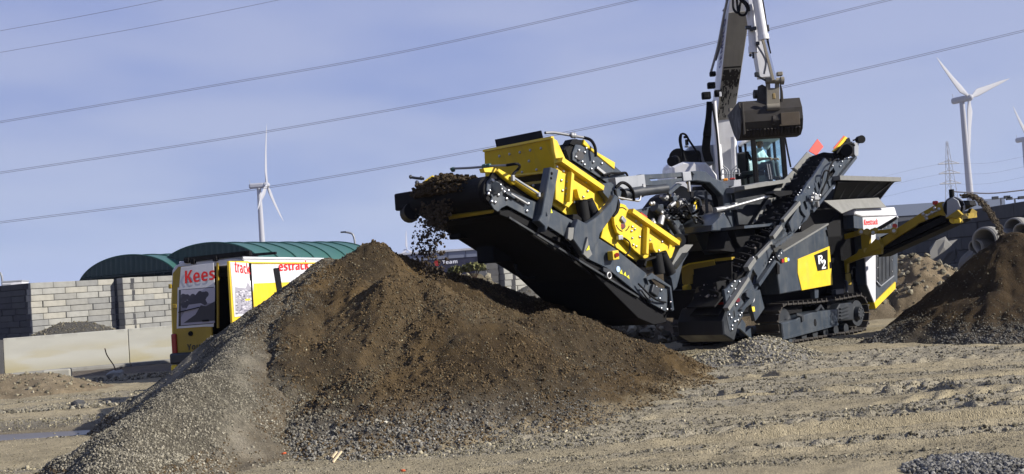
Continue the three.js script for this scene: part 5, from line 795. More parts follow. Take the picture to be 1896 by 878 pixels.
  me('boom_pipe', [tube([xp('l', 100, 850, 29), xp('l', 180, 560, 28.6), xp('l', 250, 200, 28), xp('l', 300, -40, 27.5)], 0.035), tube([xp('l', 160, 700, 28.9), xp('l', 220, 500, 28.5), xp('l', 290, 120, 28)], 0.028), tube([xp('l', 240, 130, 28), xp('l', 280, 60, 28), xp('l', 280, -20, 28)], 0.02)], M.lightGrey, boom);
  me('lift_cylinder', [cyl(xp('n', 655, 640, 28.9), xp('n', 618, 240, 28.9), 0.1, 0.1, 16), cyl(xp('n', 618, 240, 28.9), xp('m', 130, 390, 28.9), 0.06, 0.06, 12)], xw, boom);
  me('lift_cylinder', [cyl(xp('n', 820, 560, 29.2), xp('n', 805, 150, 29.2), 0.08, 0.08, 14)], xw, boom);
  me('cable_strip', [tube([xp('n', 650, 650, 28.8), xp('n', 610, 100, 28.8), xp('m', 110, 420, 28.8)], 0.03)], M.black, boom);
  for (const [X, Y, r] of [[115, 100, 0.1], [100, 225, 0.13], [45, 335, 0.15], [180, 310, 0.14]]) me('work_lamp', [rbox(r * 1.6, r * 1.3, 0.16, 0.03, ...xp('m', X, Y, 28.8)), rbox(r * 0.9, r * 0.9, 0.05, 0.02, ...xp('m', X, Y, 28.7))], M.black, boom);
  me('lamp_lens', [rbox(0.06, 0.13, 0.04, 0.01, ...xp('m', 198, 320, 28.66))], M.white, boom);
  for (const [X, Y] of [[385, 100], [360, 215]]) me('side_lamp', [rbox(0.12, 0.16, 0.12, 0.03, ...xp('m', X, Y, 28.9))], M.galv, boom);
  me('hose', [0, 1, 2, 3, 4, 5].map(k => tube([xp('m', 60 + k * 9, 400, 29), xp('m', 50 + k * 9, 560, 29), xp('m', 20 + k * 14, 760, 29.1), xp('n', 465 + k * 14, 120, 29.2), xp('n', 448 + k * 15, 300, 29.4), xp('n', 480 + k * 16, 430, 29.6)], 0.03, 6, 30)), M.black, boom);
  // stick and bucket cylinder
  const stick = sub('stick', ex), s0 = xp('x', 1388, -90, 26.6), s1 = xp('x', 1419, 142, 26.7);
  me('stick_beam', [beam(s1, s0, 0.3, 0.42, 0.35, 0.62)], xw, stick);
  me('stick_cylinder', [cyl(xp('l', 560, 60, 26.3), xp('l', 592, 600, 26.3), 0.1, 0.09, 16), cyl(xp('l', 590, 540, 26.3), xp('l', 594, 615, 26.3), 0.115, 0.115, 16)], xw, stick);
  me('stick_hose', [tube([xp('l', 360, -30, 26.4), xp('l', 370, 110, 26.3), xp('l', 420, 150, 26.2), xp('l', 440, 60, 26.3), xp('l', 470, -40, 26.3)], 0.03, 7, 24), tube([xp('l', 400, -30, 26.4), xp('l', 440, 170, 26.2), xp('l', 500, 170, 26.2), xp('l', 540, 60, 26.2)], 0.03, 7, 24), tube([xp('l', 700, -20, 26.2), xp('l', 735, 200, 26.1), xp('l', 770, 500, 26.1), xp('l', 795, 620, 26.2)], 0.022, 7, 24), tube([xp('l', 440, -20, 26.2), xp('l', 520, 60, 26.1), xp('l', 540, 130, 26.1)], 0.05)], M.black, stick);
  me('stick_fitting', [...[[520, 60], [550, 320], [575, 340], [525, 320], [755, 310], [760, 345], [645, 505], [610, 330]].map(p => rbox(0.09, 0.09, 0.09, 0.02, ...xp('l', p[0], p[1], 26.15))), rbox(0.05, 0.16, 0.05, 0.01, ...xp('l', 594, 640, 26.25)), bolt(...xp('l', 562, 642, 26.2), 0.04)], M.darkGrey, stick);
  me('bucket_cylinder', [cyl(xp('l', 625, -80, 26.05), xp('l', 712, 430, 26.1), 0.115, 0.115, 18), cyl(xp('l', 708, 405, 26.1), xp('l', 718, 462, 26.1), 0.135, 0.135, 18)], xw, stick);
  me('cylinder_rod', [cyl(xp('l', 718, 462, 26.1), xp('m', 780, 165, 26.2), 0.065, 0.065, 18)], M.chrome, stick);
  me('steel_pipe', [tube([xp('l', 640, 530, 26.2), xp('l', 710, 640, 26.15), xp('l', 740, 720, 26.15), xp('l', 720, 860, 26.2)], 0.025)], M.galv, stick);
  me('stick_lamp', [rbox(0.12, 0.12, 0.1, 0.03, ...xp('m', 595, 105, 26.4)), tube([xp('m', 600, 120, 26.4), xp('m', 650, 150, 26.3), xp('m', 690, 170, 26.3)], 0.025)], M.darkGrey, stick);
  // linkage and bucket
  const xr2 = paint(0.22, 0.195, 0.15, 0.7, 0, { s: 1.2 }), dk = paint(0.019, 0.013, 0.008, 0.75, 0, { s: 1.2 });
  const bk = sub('bucket', ex), BD = 26.7;
  me('link_pin', [cyl(xp('m', 690, 172, 26.3), xp('m', 870, 172, 26.3), 0.075, 0.075, 16), cyl(xp('m', 850, 172, 26.3), xp('m', 884, 172, 26.3), 0.1, 0.1, 16), rbox(0.14, 0.1, 0.14, 0.02, ...xp('m', 840, 100, 26.4))], xr2, bk);
  me('bucket_link', [extr([[700, 195], [740, 195], [742, 250], [800, 250], [800, 195], [840, 195], [842, 445], [702, 450]].map(p => xp('m', p[0], p[1], 26.3).slice(0, 2)), 0.12, 0.01).translate(0, 0, xp('m', 700, 200, 26.3)[2])], xr2, bk);
  me('link_roller', [cyl(xp('m', 700, 462, 26.25), xp('m', 838, 455, 26.25), 0.085, 0.085, 16)], xr2, bk);
  me('link_valve', [rbox(0.07, 0.14, 0.07, 0.015, ...xp('m', 778, 340, 26.15))], std(0.25, 0.17, 0.05, 0.5), bk);
  me('bucket_ear', [extr([[600, 240], [640, 220], [690, 250], [695, 420], [690, 560], [640, 590], [610, 560], [590, 400]].map(p => xp('m', p[0], p[1], 26.5).slice(0, 2)), 0.1, 0.01).translate(0, 0, 3.62)], dk, bk);
  me('bucket_ear', [extr([[835, 200], [860, 300], [872, 440], [870, 560], [840, 560], [838, 300]].map(p => xp('m', p[0], p[1], 26.5).slice(0, 2)), 0.1, 0.01).translate(0, 0, 3.66)], dk, bk);
  me('ear_pin', [cyl(xp('m', 560, 320, 26.5), xp('m', 600, 320, 26.5), 0.11, 0.11, 14), cyl(xp('m', 760, 600, 26.1), xp('m', 790, 600, 26.1), 0.11, 0.11, 14)], dk, bk);
  const bx0 = xp('m', 396, 600, BD)[0], bx1 = xp('m', 1022, 560, BD)[0], by = xp('m', 700, 790, BD)[1], bz = XP.z * -1 - BD, bt = xp('m', 700, 400, BD)[1] - by;
  const prof = [[0.3, bt], [0.46, bt * 0.72], [0.47, bt * 0.4], [0.36, bt * 0.14], [0.15, 0.0], [-0.2, -0.01], [-0.5, bt * 0.22], [-0.8, bt * 0.55], [-1.05, bt * 0.86]];
  const inner = prof.map(([z, y], i) => [z + (i < 4 ? -0.05 : i > 5 ? 0.03 : 0), y + (i > 2 && i < 7 ? 0.05 : i >= 7 ? 0.04 : 0)]).reverse();
  const pz = list => list.map(([z, y]) => [-z, y]);   // extruded along x after a quarter turn
  const shell = extr(pz([...prof, ...inner]), bx1 - bx0, 0.004); shell.rotateY(Math.PI / 2);
  me('bucket_shell', [shell.translate(bx1, by, bz)], dk, bk);
  for (const x of [bx0 - 0.02, bx1 + 0.02]) { const e = extr(pz(prof), 0.045, 0.008); e.rotateY(Math.PI / 2); me('bucket_cheek', [e.translate(x + 0.02, by, bz)], dk, bk); }
  for (let k = 0; k < 16; k++) { const x = lerp(bx0 + 0.1, bx1 - 0.06, k / 15); me('wear_bar', [rbox(0.05, 0.2, 0.05, 0.012, x, by + 0.1, bz + 0.36, 0.75)], dk, bk); }
  for (let k = 0; k < 5; k++) me('bucket_tooth', [rbox(0.1, 0.26, 0.07, 0.02, lerp(bx0 + 0.08, bx1 - 0.08, k / 4), by + bt * 0.95, bz - 1.1, -0.7)], xr2, bk);
  me('wear_plate', [rbox(0.46, 0.3, 0.03, 0.01, bx1 - 0.28, by + bt * 0.42, bz + 0.47, 0.06), rbox(0.5, 0.035, 0.05, 0.01, bx1 - 0.3, by + bt * 0.25, bz + 0.45)], paint(0.085, 0.06, 0.034, 0.7, 0, { s: 1.4 }), bk);
  me('bucket_rib', [rbox(0.05, bt * 0.9, 0.06, 0.012, bx0 + 0.02, by + bt * 0.5, bz + 0.45)], dk, bk);
}
// the operator behind the windscreen
function field(bones, lo, hi, res, k = 0.03) {
  const mcb = new MarchingCubes(res, new THREE.MeshBasicMaterial(), false, false, 120000), L = Math.max(hi[0] - lo[0], hi[1] - lo[1], hi[2] - lo[2]), c = [0, 1, 2].map(i => (lo[i] + hi[i]) / 2), half = res / 2;
  const B = bones.map(b => ({ a: v3(b[0]), d: v3(b[1]).sub(v3(b[0])), r0: b[2], r1: b[3] })); const P = V(), q = V();
  for (let z = 0; z < res; z++) for (let y = 0; y < res; y++) for (let x = 0; x < res; x++) {
    P.set(c[0] + (x - half) / half * L / 2, c[1] + (y - half) / half * L / 2, c[2] + (z - half) / half * L / 2); let s = 0, m = 9;
    for (const b of B) { const t = clamp(q.copy(P).sub(b.a).dot(b.d) / b.d.lengthSq()); const d = q.copy(b.a).addScaledVector(b.d, t).distanceTo(P) - lerp(b.r0, b.r1, t); s += Math.exp(-d / k); m = Math.min(m, d); }
    mcb.field[x + y * res + z * res * res] = Math.max(-1, Math.min(1, s > 1e-30 ? k * Math.log(s) : -m));
  }
  mcb.isolation = 0; mcb.update(); const n = mcb.count, g = new THREE.BufferGeometry();
  const p = new Float32Array(mcb.positionArray.slice(0, n * 3)), nn = new Float32Array(mcb.normalArray.slice(0, n * 3));
  for (let i = 0; i < n; i++) for (let a = 0; a < 3; a++) p[i * 3 + a] = c[a] + p[i * 3 + a] * L / 2;
  g.setAttribute('position', new THREE.BufferAttribute(p, 3)); g.setAttribute('normal', new THREE.BufferAttribute(nn, 3)); return g;
}
{
  const hp = at(...px('n', 1115, 500), 29.7);
  const t = thing('person', 'person in a pale t-shirt sitting in the excavator cab reaching for the controls', 'person', hp.toArray(), 0.85);
  const parts = [];
  const arm = s => [[[s * 0.17, 0.43, 0], [s * 0.24, 0.2, 0.12], 0.062, 0.048], [[s * 0.24, 0.2, 0.12], [s * 0.2, 0.19, 0.36], 0.046, 0.03]];
  const body = [[[-0.09, 0.02, 0], [0.09, 0.02, 0], 0.13, 0.13], [[0, 0.1, 0], [0, 0.34, 0], 0.135, 0.15], [[-0.13, 0.42, 0], [0.13, 0.42, 0], 0.075, 0.075], [[0, 0.45, 0], [0, 0.56, 0.03], 0.06, 0.055], ...arm(1), ...arm(-1),
    [[0.09, 0.02, 0.02], [0.12, 0.06, 0.42], 0.095, 0.065], [[-0.09, 0.02, 0.02], [-0.12, 0.06, 0.42], 0.095, 0.065], [[0.12, 0.06, 0.42], [0.12, -0.34, 0.48], 0.06, 0.042], [[-0.12, 0.06, 0.42], [-0.12, -0.34, 0.48], 0.06, 0.042], [[0.12, -0.36, 0.46], [0.13, -0.37, 0.62], 0.045, 0.035], [[-0.12, -0.36, 0.46], [-0.13, -0.37, 0.62], 0.045, 0.035]];
  parts.push(field(body, [-0.45, -0.45, -0.3], [0.45, 0.62, 0.75], 92, 0.018));
  parts.push(field([[[0, 0.63, 0.03], [0, 0.68, 0.03], 0.085, 0.1], [[0, 0.6, 0.07], [0, 0.585, 0.1], 0.05, 0.035], [[0, 0.66, 0.12], [0, 0.635, 0.145], 0.012, 0.016], [[0.093, 0.66, 0.02], [0.1, 0.64, 0.02], 0.018, 0.014], [[-0.093, 0.66, 0.02], [-0.1, 0.64, 0.02], 0.018, 0.014], [[-0.03, 0.605, 0.115], [0.03, 0.605, 0.115], 0.012, 0.012], [[0, 0.5, 0.02], [0, 0.6, 0.03], 0.05, 0.05]], [-0.16, 0.48, -0.14], [0.16, 0.82, 0.2], 60, 0.008));
  for (const s of [1, -1]) {
    const w = [s * 0.2, 0.19, 0.36], f = [[[w[0], w[1], w[2]], [w[0], w[1] - 0.005, w[2] + 0.075], 0.027, 0.03]];
    for (let i = 0; i < 4; i++) { const x = w[0] + (i - 1.5) * 0.019, l = [0.03, 0.036, 0.033, 0.025][i]; f.push([[x, w[1], w[2] + 0.075], [x, w[1] - 0.012, w[2] + 0.08 + l], 0.0095, 0.009], [[x, w[1] - 0.012, w[2] + 0.08 + l], [x, w[1] - 0.045, w[2] + 0.075 + l], 0.009, 0.008]); }
    f.push([[w[0] - s * 0.025, w[1], w[2] + 0.03], [w[0] - s * 0.05, w[1] - 0.015, w[2] + 0.07], 0.012, 0.009]);
    parts.push(field(f, [w[0] - 0.1, w[1] - 0.1, w[2] - 0.05], [w[0] + 0.1, w[1] + 0.1, w[2] + 0.16], 48, 0.004));
  }
  const g = mergeGeometries(parts), p = g.attributes.position, c = new Float32Array(p.count * 3);
  for (let i = 0; i < p.count; i++) {
    const x = p.getX(i), y = p.getY(i), z = p.getZ(i); let q = [0.4, 0.23, 0.165];
    if (y < 0.52 && z < 0.2 && y > 0.07 && !(Math.abs(x) > 0.2 && y < 0.24)) q = [0.6, 0.68, 0.72]; if (y < 0.07 || (z > 0.1 && y < 0.13)) q = [0.05, 0.055, 0.07]; if (y < -0.31) q = [0.03, 0.025, 0.02];
    c.set(q, i * 3);
  }
  g.setAttribute('color', new THREE.BufferAttribute(c, 3));
  const m = new THREE.Mesh(g, std(1, 1, 1, 0.8, 0, { vertexColors: true })); m.name = 'body'; t.add(m);
  const hair = new THREE.SphereGeometry(0.108, 18, 12, 0, Math.PI * 2, 0, 1.75); hair.scale(0.98, 1.05, 1.08); hair.rotateX(-0.5);
  mesh('hair', [hair.translate(0, 0.685, 0.02)], std(0.02, 0.015, 0.012, 0.85), t);
  for (const s of [-1, 1]) mesh('eye', [new THREE.SphereGeometry(0.012, 8, 6).translate(s * 0.035, 0.668, 0.116)], std(0.05, 0.04, 0.035, 0.2), t);
}
// ---------------------------------------------------------------- van behind the pile
const mkFrame = (pos, turn) => {
  const X = V(Math.cos(turn), 0, -Math.sin(turn)), Z = V(Math.sin(turn), 0, Math.cos(turn)), hit = (pxx, pyy, c, ax) => { const w = ray(pxx, pyy), C = V(0, EYE, 0); return C.addScaledVector(w, (c - C.clone().sub(pos).dot(ax)) / w.dot(ax)); };
  const loc = P => { const d = P.clone().sub(pos); return [d.dot(X), d.y, d.dot(Z)]; };
  return { z: (a, b, c) => loc(hit(a, b, c, Z)), x: (a, b, c) => loc(hit(a, b, c, X)) };
};
FR.v = [280, 430, 2.9275]; FR.w = [0, 430, 2.9275];
{
  const vp = V(-6.62, 0, -23.5), vt = -12 * Math.PI / 180, f = mkFrame(vp, vt);
  const van = thing('panel_van', 'yellow and white panel van with one rear door open behind the soil pile', 'van', vp.toArray(), vt);
  const z = (X, Y, c = 0) => f.z(...px('v', X, Y), c), x = (X, Y, c = 0.97) => f.x(...px('v', X, Y), c);
  const mvn = (n, g, m, p = van, k) => mesh(n, g, m, p, k);
  const top = z(330, 158)[1];
  const ym = 1.93;
  const low = [[-0.97, 0.34], [0.97, 0.34], [0.985, 1.0], [0.97, 1.6], [0.935, ym], [0.85, ym], [0.88, 1.5], [0.88, 0.5], [-0.88, 0.5], [-0.88, 1.5], [-0.85, ym], [-0.935, ym], [-0.97, 1.6], [-0.985, 1.0]];
  const upp = [[-0.935, ym + 0.002], [-0.85, ym + 0.002], [-0.8, top - 0.22], [-0.7, top - 0.12], [0.7, top - 0.12], [0.8, top - 0.22], [0.85, ym + 0.002], [0.935, ym + 0.002], [0.89, top - 0.14], [0.82, top - 0.04], [0.65, top + 0.02], [-0.65, top + 0.02], [-0.82, top - 0.04], [-0.89, top - 0.14]];
  const out = [[-0.97, 0.34], [0.97, 0.34], [0.985, 1.0], [0.97, 1.6], [0.89, top - 0.14], [0.82, top - 0.04], [0.65, top + 0.02], [-0.65, top + 0.02], [-0.82, top - 0.04], [-0.89, top - 0.14], [-0.97, 1.6], [-0.985, 1.0]];
  mvn('body_panel', [extr(low, 4.9, 0.012)], M.yellow); mvn('body_panel', [extr(upp, 4.9, 0.012)], M.white); mvn('bulkhead', [extr(out, 0.08, 0.012).translate(0, 0, -4.82)], M.white);
  // cab end: side profile with bonnet and windscreen
  const nose = extr([[0, 0.34], [1.75, 0.34], [1.85, 0.7], [1.75, 1.15], [1.1, 1.35], [0.55, top - 0.25], [0.2, top], [0, top + 0.02]], 1.9, 0.04); nose.rotateY(Math.PI / 2);
  mvn('cab', [nose.translate(0.95, 0, -4.9)], M.yellow);
  mvn('windscreen', [slab([[0.75, 1.38, -6.02], [-0.75, 1.38, -6.02], [-0.7, top - 0.28, -5.48], [0.7, top - 0.28, -5.48]], 0.03)], M.darkGlass);
  mvn('roof', [rbox(1.5, 0.05, 4.8, 0.02, 0, top + 0.03, -2.45)], M.white);
  for (const [a, b] of [[-1, -0.75], [1, -0.75], [-1, -4.9], [1, -4.9]]) { const w = sub('wheel', van); mvn('tyre', [cyl([a * 0.72, 0.35, b], [a * 0.97, 0.35, b], 0.35, 0.35, 22)], M.rubber, w); mvn('rim', [cyl([a * 0.96, 0.35, b], [a * 0.985, 0.35, b], 0.2, 0.19, 16)], M.lightGrey, w); }
  mvn('bumper', [rbox(2.0, 0.24, 0.16, 0.05, 0, 0.42, 0.07)], M.darkGrey);
  mvn('load_floor', [box(1.76, 0.04, 4.7, 0, 0.52, -2.4)], M.black);
  mvn('dark_interior', [box(1.6, 0.9, 1.8, 0, 1.0, -3.4), box(0.5, 1.6, 2.6, -0.55, 1.35, -1.9)], M.black);  // black boxes put in for the darkness inside the open van
  mvn('door_frame', [bar(z(360, 165), z(362, 520), 0.05, 0.04)], M.yellowShaded);
  // closed left rear door
  const dl = sub('rear_door', van);
  const dp = (list, th, zz) => extr(list.map(p => z(p[0], p[1]).slice(0, 2)), th, 0.012).translate(0, 0, zz);
  mvn('door_panel', [extr([[-0.93, 0.5], [0.0, 0.5], [0.0, top - 0.06], [-0.72, top - 0.06], [-0.86, top - 0.2], [-0.93, 1.5]], 0.05, 0.012).translate(0, 0, 0.05)], M.yellowShaded, dl);
  mvn('white_wrap', [dp([[168, 190], [345, 166], [350, 288], [158, 300]], 0.012, 0.064), dp([[150, 300], [352, 286], [345, 512], [290, 512], [145, 522]], 0.012, 0.064)], M.white, dl);
  mvn('rear_window', [dp([[158, 312], [346, 296], [343, 495], [155, 510]], 0.012, 0.072)], M.darkGlass, dl);
  decal('window_print', [z(160, 506, 0.074), z(343, 492, 0.074), z(345, 300, 0.074), z(160, 314, 0.074)], decalMat(256, 256, (c, w, h) => { c.fillStyle = '#9a98a6'; c.fillRect(0, 0, w, h); c.fillStyle = '#6f6c78'; c.fillRect(0, 110, w, h); const r = rng(4); c.fillStyle = '#2b2a36'; for (let i = 0; i < 90; i++) { c.beginPath(); c.arc(r() * 190, 60 + r() * 34 - 30 * Math.sin(i), 8 + r() * 14, 0, 7); c.fill(); } c.fillStyle = '#8a8794'; c.beginPath(); c.moveTo(0, 200); c.lineTo(60, 110); c.lineTo(150, 105); c.lineTo(256, 170); c.lineTo(256, 256); c.lineTo(0, 256); c.fill(); c.fillStyle = '#24232b'; c.beginPath(); c.moveTo(20, 240); c.lineTo(110, 185); c.lineTo(150, 120); c.lineTo(190, 130); c.lineTo(256, 100); c.lineTo(256, 240); c.fill(); }, false), dl);
  const word = (t, col, sx = 1, wt = 'bold') => (c, w, h) => { c.clearRect(0, 0, w, h); c.fillStyle = col; c.font = `${wt} ${Math.round(h * 1.28)}px sans-serif`; const m = c.measureText(t).width; c.save(); c.scale(w / m, 1); c.fillText(t, 0, h * 0.97); c.restore(); };
  decal('brand_lettering', [z(175, 282, 0.078), z(346, 258, 0.078), z(346, 186, 0.078), z(175, 206, 0.078)], decalMat(256, 128, word('Kees', '#d8201c')), dl);
  decal('slogan_lettering', [z(193, 642, 0.066), z(285, 630, 0.066), z(285, 597, 0.066), z(193, 607, 0.066)], decalMat(256, 96, word('Your', '#20201c')), dl);
  decal('slogan_lettering', [z(180, 682, 0.066), z(250, 676, 0.066), z(250, 650, 0.066), z(180, 656, 0.066)], decalMat(256, 96, word('We k', '#2a2a22', 1, 'normal')), dl);
  mvn('door_lock', [cyl(z(213, 550, 0.05), z(213, 550, 0.08), 0.055, 0.05, 16)], M.black, dl);
  mvn('hinge', [rbox(0.1, 0.1, 0.05, 0.015, ...z(128, 402, 0.05))], M.yellowShaded, dl);
  const tl = sub('tail_light', van); mvn('red_lens', [rbox(0.12, 0.62, 0.1, 0.03, ...z(128, 628, 0.05))], std(0.25, 0.012, 0.015, 0.15), tl); mvn('clear_lens', [rbox(0.115, 0.12, 0.1, 0.02, ...z(129, 690, 0.055))], M.lightGrey, tl);
  mvn('bumper_corner', [rbox(0.16, 0.16, 0.14, 0.04, ...z(130, 738, 0.06))], M.yellow);
  // right rear door swung open by ninety degrees
  const dr = sub('rear_door', van), xo = 0.95;
  const rp = list => list.map(p => x(p[0], p[1], xo));
  mvn('door_panel', [slab([[xo - 0.01, 0.5, 0.93], [xo - 0.01, 0.5, 0.02], [xo - 0.01, top - 0.06, 0.02], [xo - 0.01, top - 0.06, 0.93]], 0.05)], M.yellow, dr);
  mvn('white_wrap', [slab([[xo + 0.004, 1.25, 0.85], [xo + 0.004, 1.25, 0.03], [xo + 0.004, top - 0.1, 0.05], [xo + 0.004, top - 0.08, 0.9]], 0.013)], M.white, dr);
  decal('brand_lettering', [x(452, 218, xo + 0.008), x(540, 232, xo + 0.008), x(530, 172, xo + 0.008), x(450, 148, xo + 0.008)], decalMat(256, 128, word('track', '#d8201c')), dr);
  decal('window_print', [[xo + 0.008, 1.3, 0.82], [xo + 0.008, 1.3, 0.06], x(555, 265, xo + 0.008), x(456, 252, xo + 0.008)], decalMat(128, 256, (c, w, h) => { c.fillStyle = '#d6d4dc'; c.fillRect(0, 0, w, h); const r = rng(14); c.fillStyle = '#8c8a94'; c.beginPath(); c.moveTo(0, 60); c.lineTo(70, 60); c.lineTo(85, 10); c.lineTo(128, 90); c.lineTo(128, 256); c.lineTo(0, 256); c.fill(); for (let i = 0; i < 160; i++) { c.fillStyle = r() < 0.5 ? '#5d5b66' : '#b8b6be'; c.fillRect(r() * w, 70 + r() * 180, 4 + r() * 12, 3 + r() * 7); } c.fillStyle = '#d8b820'; c.fillRect(70, 140, 40, 14); }, false), dr);
  mvn('hinge_strip', [bar([xo, 0.6, 0.0], [xo, top - 0.1, 0.0], 0.05, 0.05, [0, 0, 1])], M.black, dr);
  mvn('green_lamp', [rbox(0.03, 0.3, 0.03, 0.01, 0.06, z(366, 410)[1], -0.15)], std(0.02, 0.4, 0.12, 0.4), dr);
  // side of the load bay
  const xs = 0.992, slantW = [[0.006, 1.98], [0.0, top - 0.1]];
  const sp = (z0, y0, z1, y1, xa = 0) => slab([[xs - 0.005, y0, z0], [xs - 0.005, y0, z1], [0.905, y1, z1], [0.905, y1, z0]], 0.012);
  mvn('yellow_wrap', [slab([[0.948, ym, -3.75], [0.948, ym, -4.85], [0.905, top - 0.14, -4.85], [0.905, top - 0.14, -3.45]], 0.012)], M.yellow);
  mvn('roof_gutter', [bar([0.89, top - 0.09, -0.05], [0.89, top - 0.09, -4.9], 0.04, 0.03)], M.yellow);
  const gz = x(668, 190, 0.94)[2], gz2 = x(697, 190, 0.94)[2];
  mvn('door_gap', [slab([[0.985, 1.6, gz], [0.985, 1.6, gz2], [0.925, top - 0.2, gz2], [0.925, top - 0.22, gz]], 0.02)], M.black);
  const tilt = p => [0.937 - (p[1] - ym) / (top - 0.14 - ym) * 0.045 + 0.014, p[1], p[2]];
  decal('brand_lettering', [x(692, 212, 0.93), x(860, 202, 0.93), x(860, 152, 0.92), x(692, 160, 0.92)].map(tilt), decalMat(512, 128, word('estrack', '#d8201c')), van);
  mvn('sliding_rail', [bar([0.98, 1.65, -2.6], [0.98, 1.65, -4.6], 0.03, 0.05)], M.darkGrey);
  mvn('door_seam', [bar([0.985, 0.6, -1.35], [0.955, 1.8, -1.35], 0.012, 0.012, [1, 0, 0])], M.black); mvn('door_seam', [bar([0.955, 1.9, -1.35], [0.915, top - 0.2, -1.35], 0.012, 0.012, [1, 0, 0])], M.black);
  mvn('door_handle', [rbox(0.16, 0.04, 0.04, 0.012, -0.12, 1.2, 0.075)], M.black, dl);
  mvn('hinge', [rbox(0.07, 0.1, 0.05, 0.015, -0.93, 2.0, 0.05)], M.yellowShaded, dl); mvn('wiper', [bar([-0.75, 1.42, 0.09], [-0.25, 1.5, 0.09], 0.02, 0.02, [0, 0, 1])], M.black, dl);
  const rk = sub('roof_rack', van);
  mvn('cross_bar', [bar(z(185, 150, 0.0), z(540, 112, -0.05), 0.12, 0.1)], M.black, rk); mvn('cross_bar', [bar([-0.85, top + 0.14, -1.6], [0.85, top + 0.14, -1.6], 0.08, 0.06)], M.black, rk);
  mvn('work_lamp', [rbox(0.12, 0.13, 0.12, 0.03, ...z(527, 115, 0.02))], M.black, rk); mvn('work_lamp', [rbox(0.13, 0.12, 0.12, 0.03, ...z(195, 153, 0.02))], M.black, rk);
  mvn('rack_foot', [rbox(0.1, 0.12, 0.14, 0.02, ...z(350, 143, 0.0)), rbox(0.1, 0.12, 0.14, 0.02, ...z(230, 158, 0))], M.black, rk);
}
// ---------------------------------------------------------------- walls of concrete blocks
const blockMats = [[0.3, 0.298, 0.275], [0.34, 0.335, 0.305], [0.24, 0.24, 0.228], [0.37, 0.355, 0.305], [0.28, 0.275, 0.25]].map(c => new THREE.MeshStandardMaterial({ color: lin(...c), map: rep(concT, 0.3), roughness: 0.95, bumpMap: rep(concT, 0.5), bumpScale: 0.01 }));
const darkMats = [[0.068, 0.068, 0.07], [0.08, 0.08, 0.08], [0.056, 0.056, 0.06]].map(c => new THREE.MeshStandardMaterial({ color: lin(...c), map: rep(concT, 0.3), roughness: 0.95 }));  // block concrete with the shade of walls turned from the sun in its colour
const blockGeo = {};
function blockWall(label, a, b, yTop, courses, bl, bh, dep, mats, group, seed = 1) {
  a = v3(a).setY(0); b = v3(b).setY(0); const d = b.clone().sub(a), L = d.length(), turn = Math.atan2(-d.z, d.x), r = rng(seed);
  const t = thing('block_wall', label, 'wall', [a.x, 0, a.z], turn, group);
  const core = new THREE.Mesh(boxUV(box(L - 0.04, courses * bh - 0.06, dep * 0.6, L / 2, yTop - courses * bh / 2 - 0.02, -dep / 2)), darkMats[2]); core.name = 'mortar_core'; core.castShadow = core.receiveShadow = true; t.add(core);
  for (let c = 0; c < courses; c++) {
    let x = 0, y = yTop - (c + 0.5) * bh; let w = (c % 2) ? bl / 2 : bl;
    while (x < L - 0.05) {
      if (x + w > L || L - x - w < bl * 0.2) w = L - x;
      if (r() < 0.12) w *= 0.72; const k = w.toFixed(2) + bh + dep; const g = blockGeo[k] ??= join([extr([[-w / 2 + 0.012, -bh / 2 + 0.011], [w / 2 - 0.012, -bh / 2 + 0.011], [w / 2 - 0.012, bh / 2 - 0.011], [-w / 2 + 0.012, bh / 2 - 0.011]], dep, 0.018).translate(0, 0, dep / 2)]);
      const m = new THREE.Mesh(g, mats[Math.floor(r() * mats.length)]); m.name = 'block'; m.position.set(x + w / 2, y, -dep / 2 + (r() - 0.5) * 0.07); m.rotation.set((r() - 0.5) * 0.02, (r() - 0.5) * 0.03, (r() - 0.5) * 0.008); m.castShadow = m.receiveShadow = true; t.add(m); x += w; w = bl;
    }
  }
  return t;
}
{
  const P = (x, D) => at(x, 560, D), yT = 3.41;
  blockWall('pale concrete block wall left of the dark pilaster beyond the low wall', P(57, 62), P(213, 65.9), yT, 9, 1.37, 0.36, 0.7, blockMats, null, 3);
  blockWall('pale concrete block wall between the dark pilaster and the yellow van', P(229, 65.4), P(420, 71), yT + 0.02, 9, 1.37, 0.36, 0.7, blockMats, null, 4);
  blockWall('narrow pilaster of blocks with shade in their colour between two stretches of the pale wall', P(212.5, 66.6), P(229.5, 65.5), yT - 0.03, 9, 1.37, 0.36, 0.7, darkMats, null, 5);
  blockWall('block wall with shade in its colour turning away at the left edge of the photo', P(-40, 65), P(57, 62.1), yT + 0.01, 9, 1.37, 0.36, 0.7, darkMats, null, 6);
  const yR = at(900, 487, 60).y;
  blockWall('block wall end with shade in its grey colour seen below the discharge conveyor beside the shrubs', P(891, 62.2), P(906, 61.2), yR, 8, 1.37, 0.36, 0.7, darkMats, null, 7);
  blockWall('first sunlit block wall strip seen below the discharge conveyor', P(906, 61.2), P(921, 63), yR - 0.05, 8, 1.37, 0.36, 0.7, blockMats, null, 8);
  blockWall('block return with shade in its colour between two sunlit wall strips below the conveyor', P(921, 62.9), P(937, 61.6), yR - 0.3, 8, 1.37, 0.36, 0.7, darkMats, null, 9);
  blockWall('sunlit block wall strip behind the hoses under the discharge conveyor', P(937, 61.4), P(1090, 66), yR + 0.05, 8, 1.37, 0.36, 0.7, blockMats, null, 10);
  // long shaded wall on the right
  blockWall('long block wall with shade in its dark grey behind the concrete pipes on the right', V(19.7, 0, -62), V(18.6, 0, -34), at(1896, 373, 40).y, 7, 2.0, 0.55, 0.6, darkMats, null, 11);
  blockWall('block wall with shade in its dark grey behind the engine end of the crusher', V(10, 0, -66), V(19.6, 0, -62.3), at(1700, 408, 62).y, 7, 2.0, 0.55, 0.6, darkMats, null, 12);
}
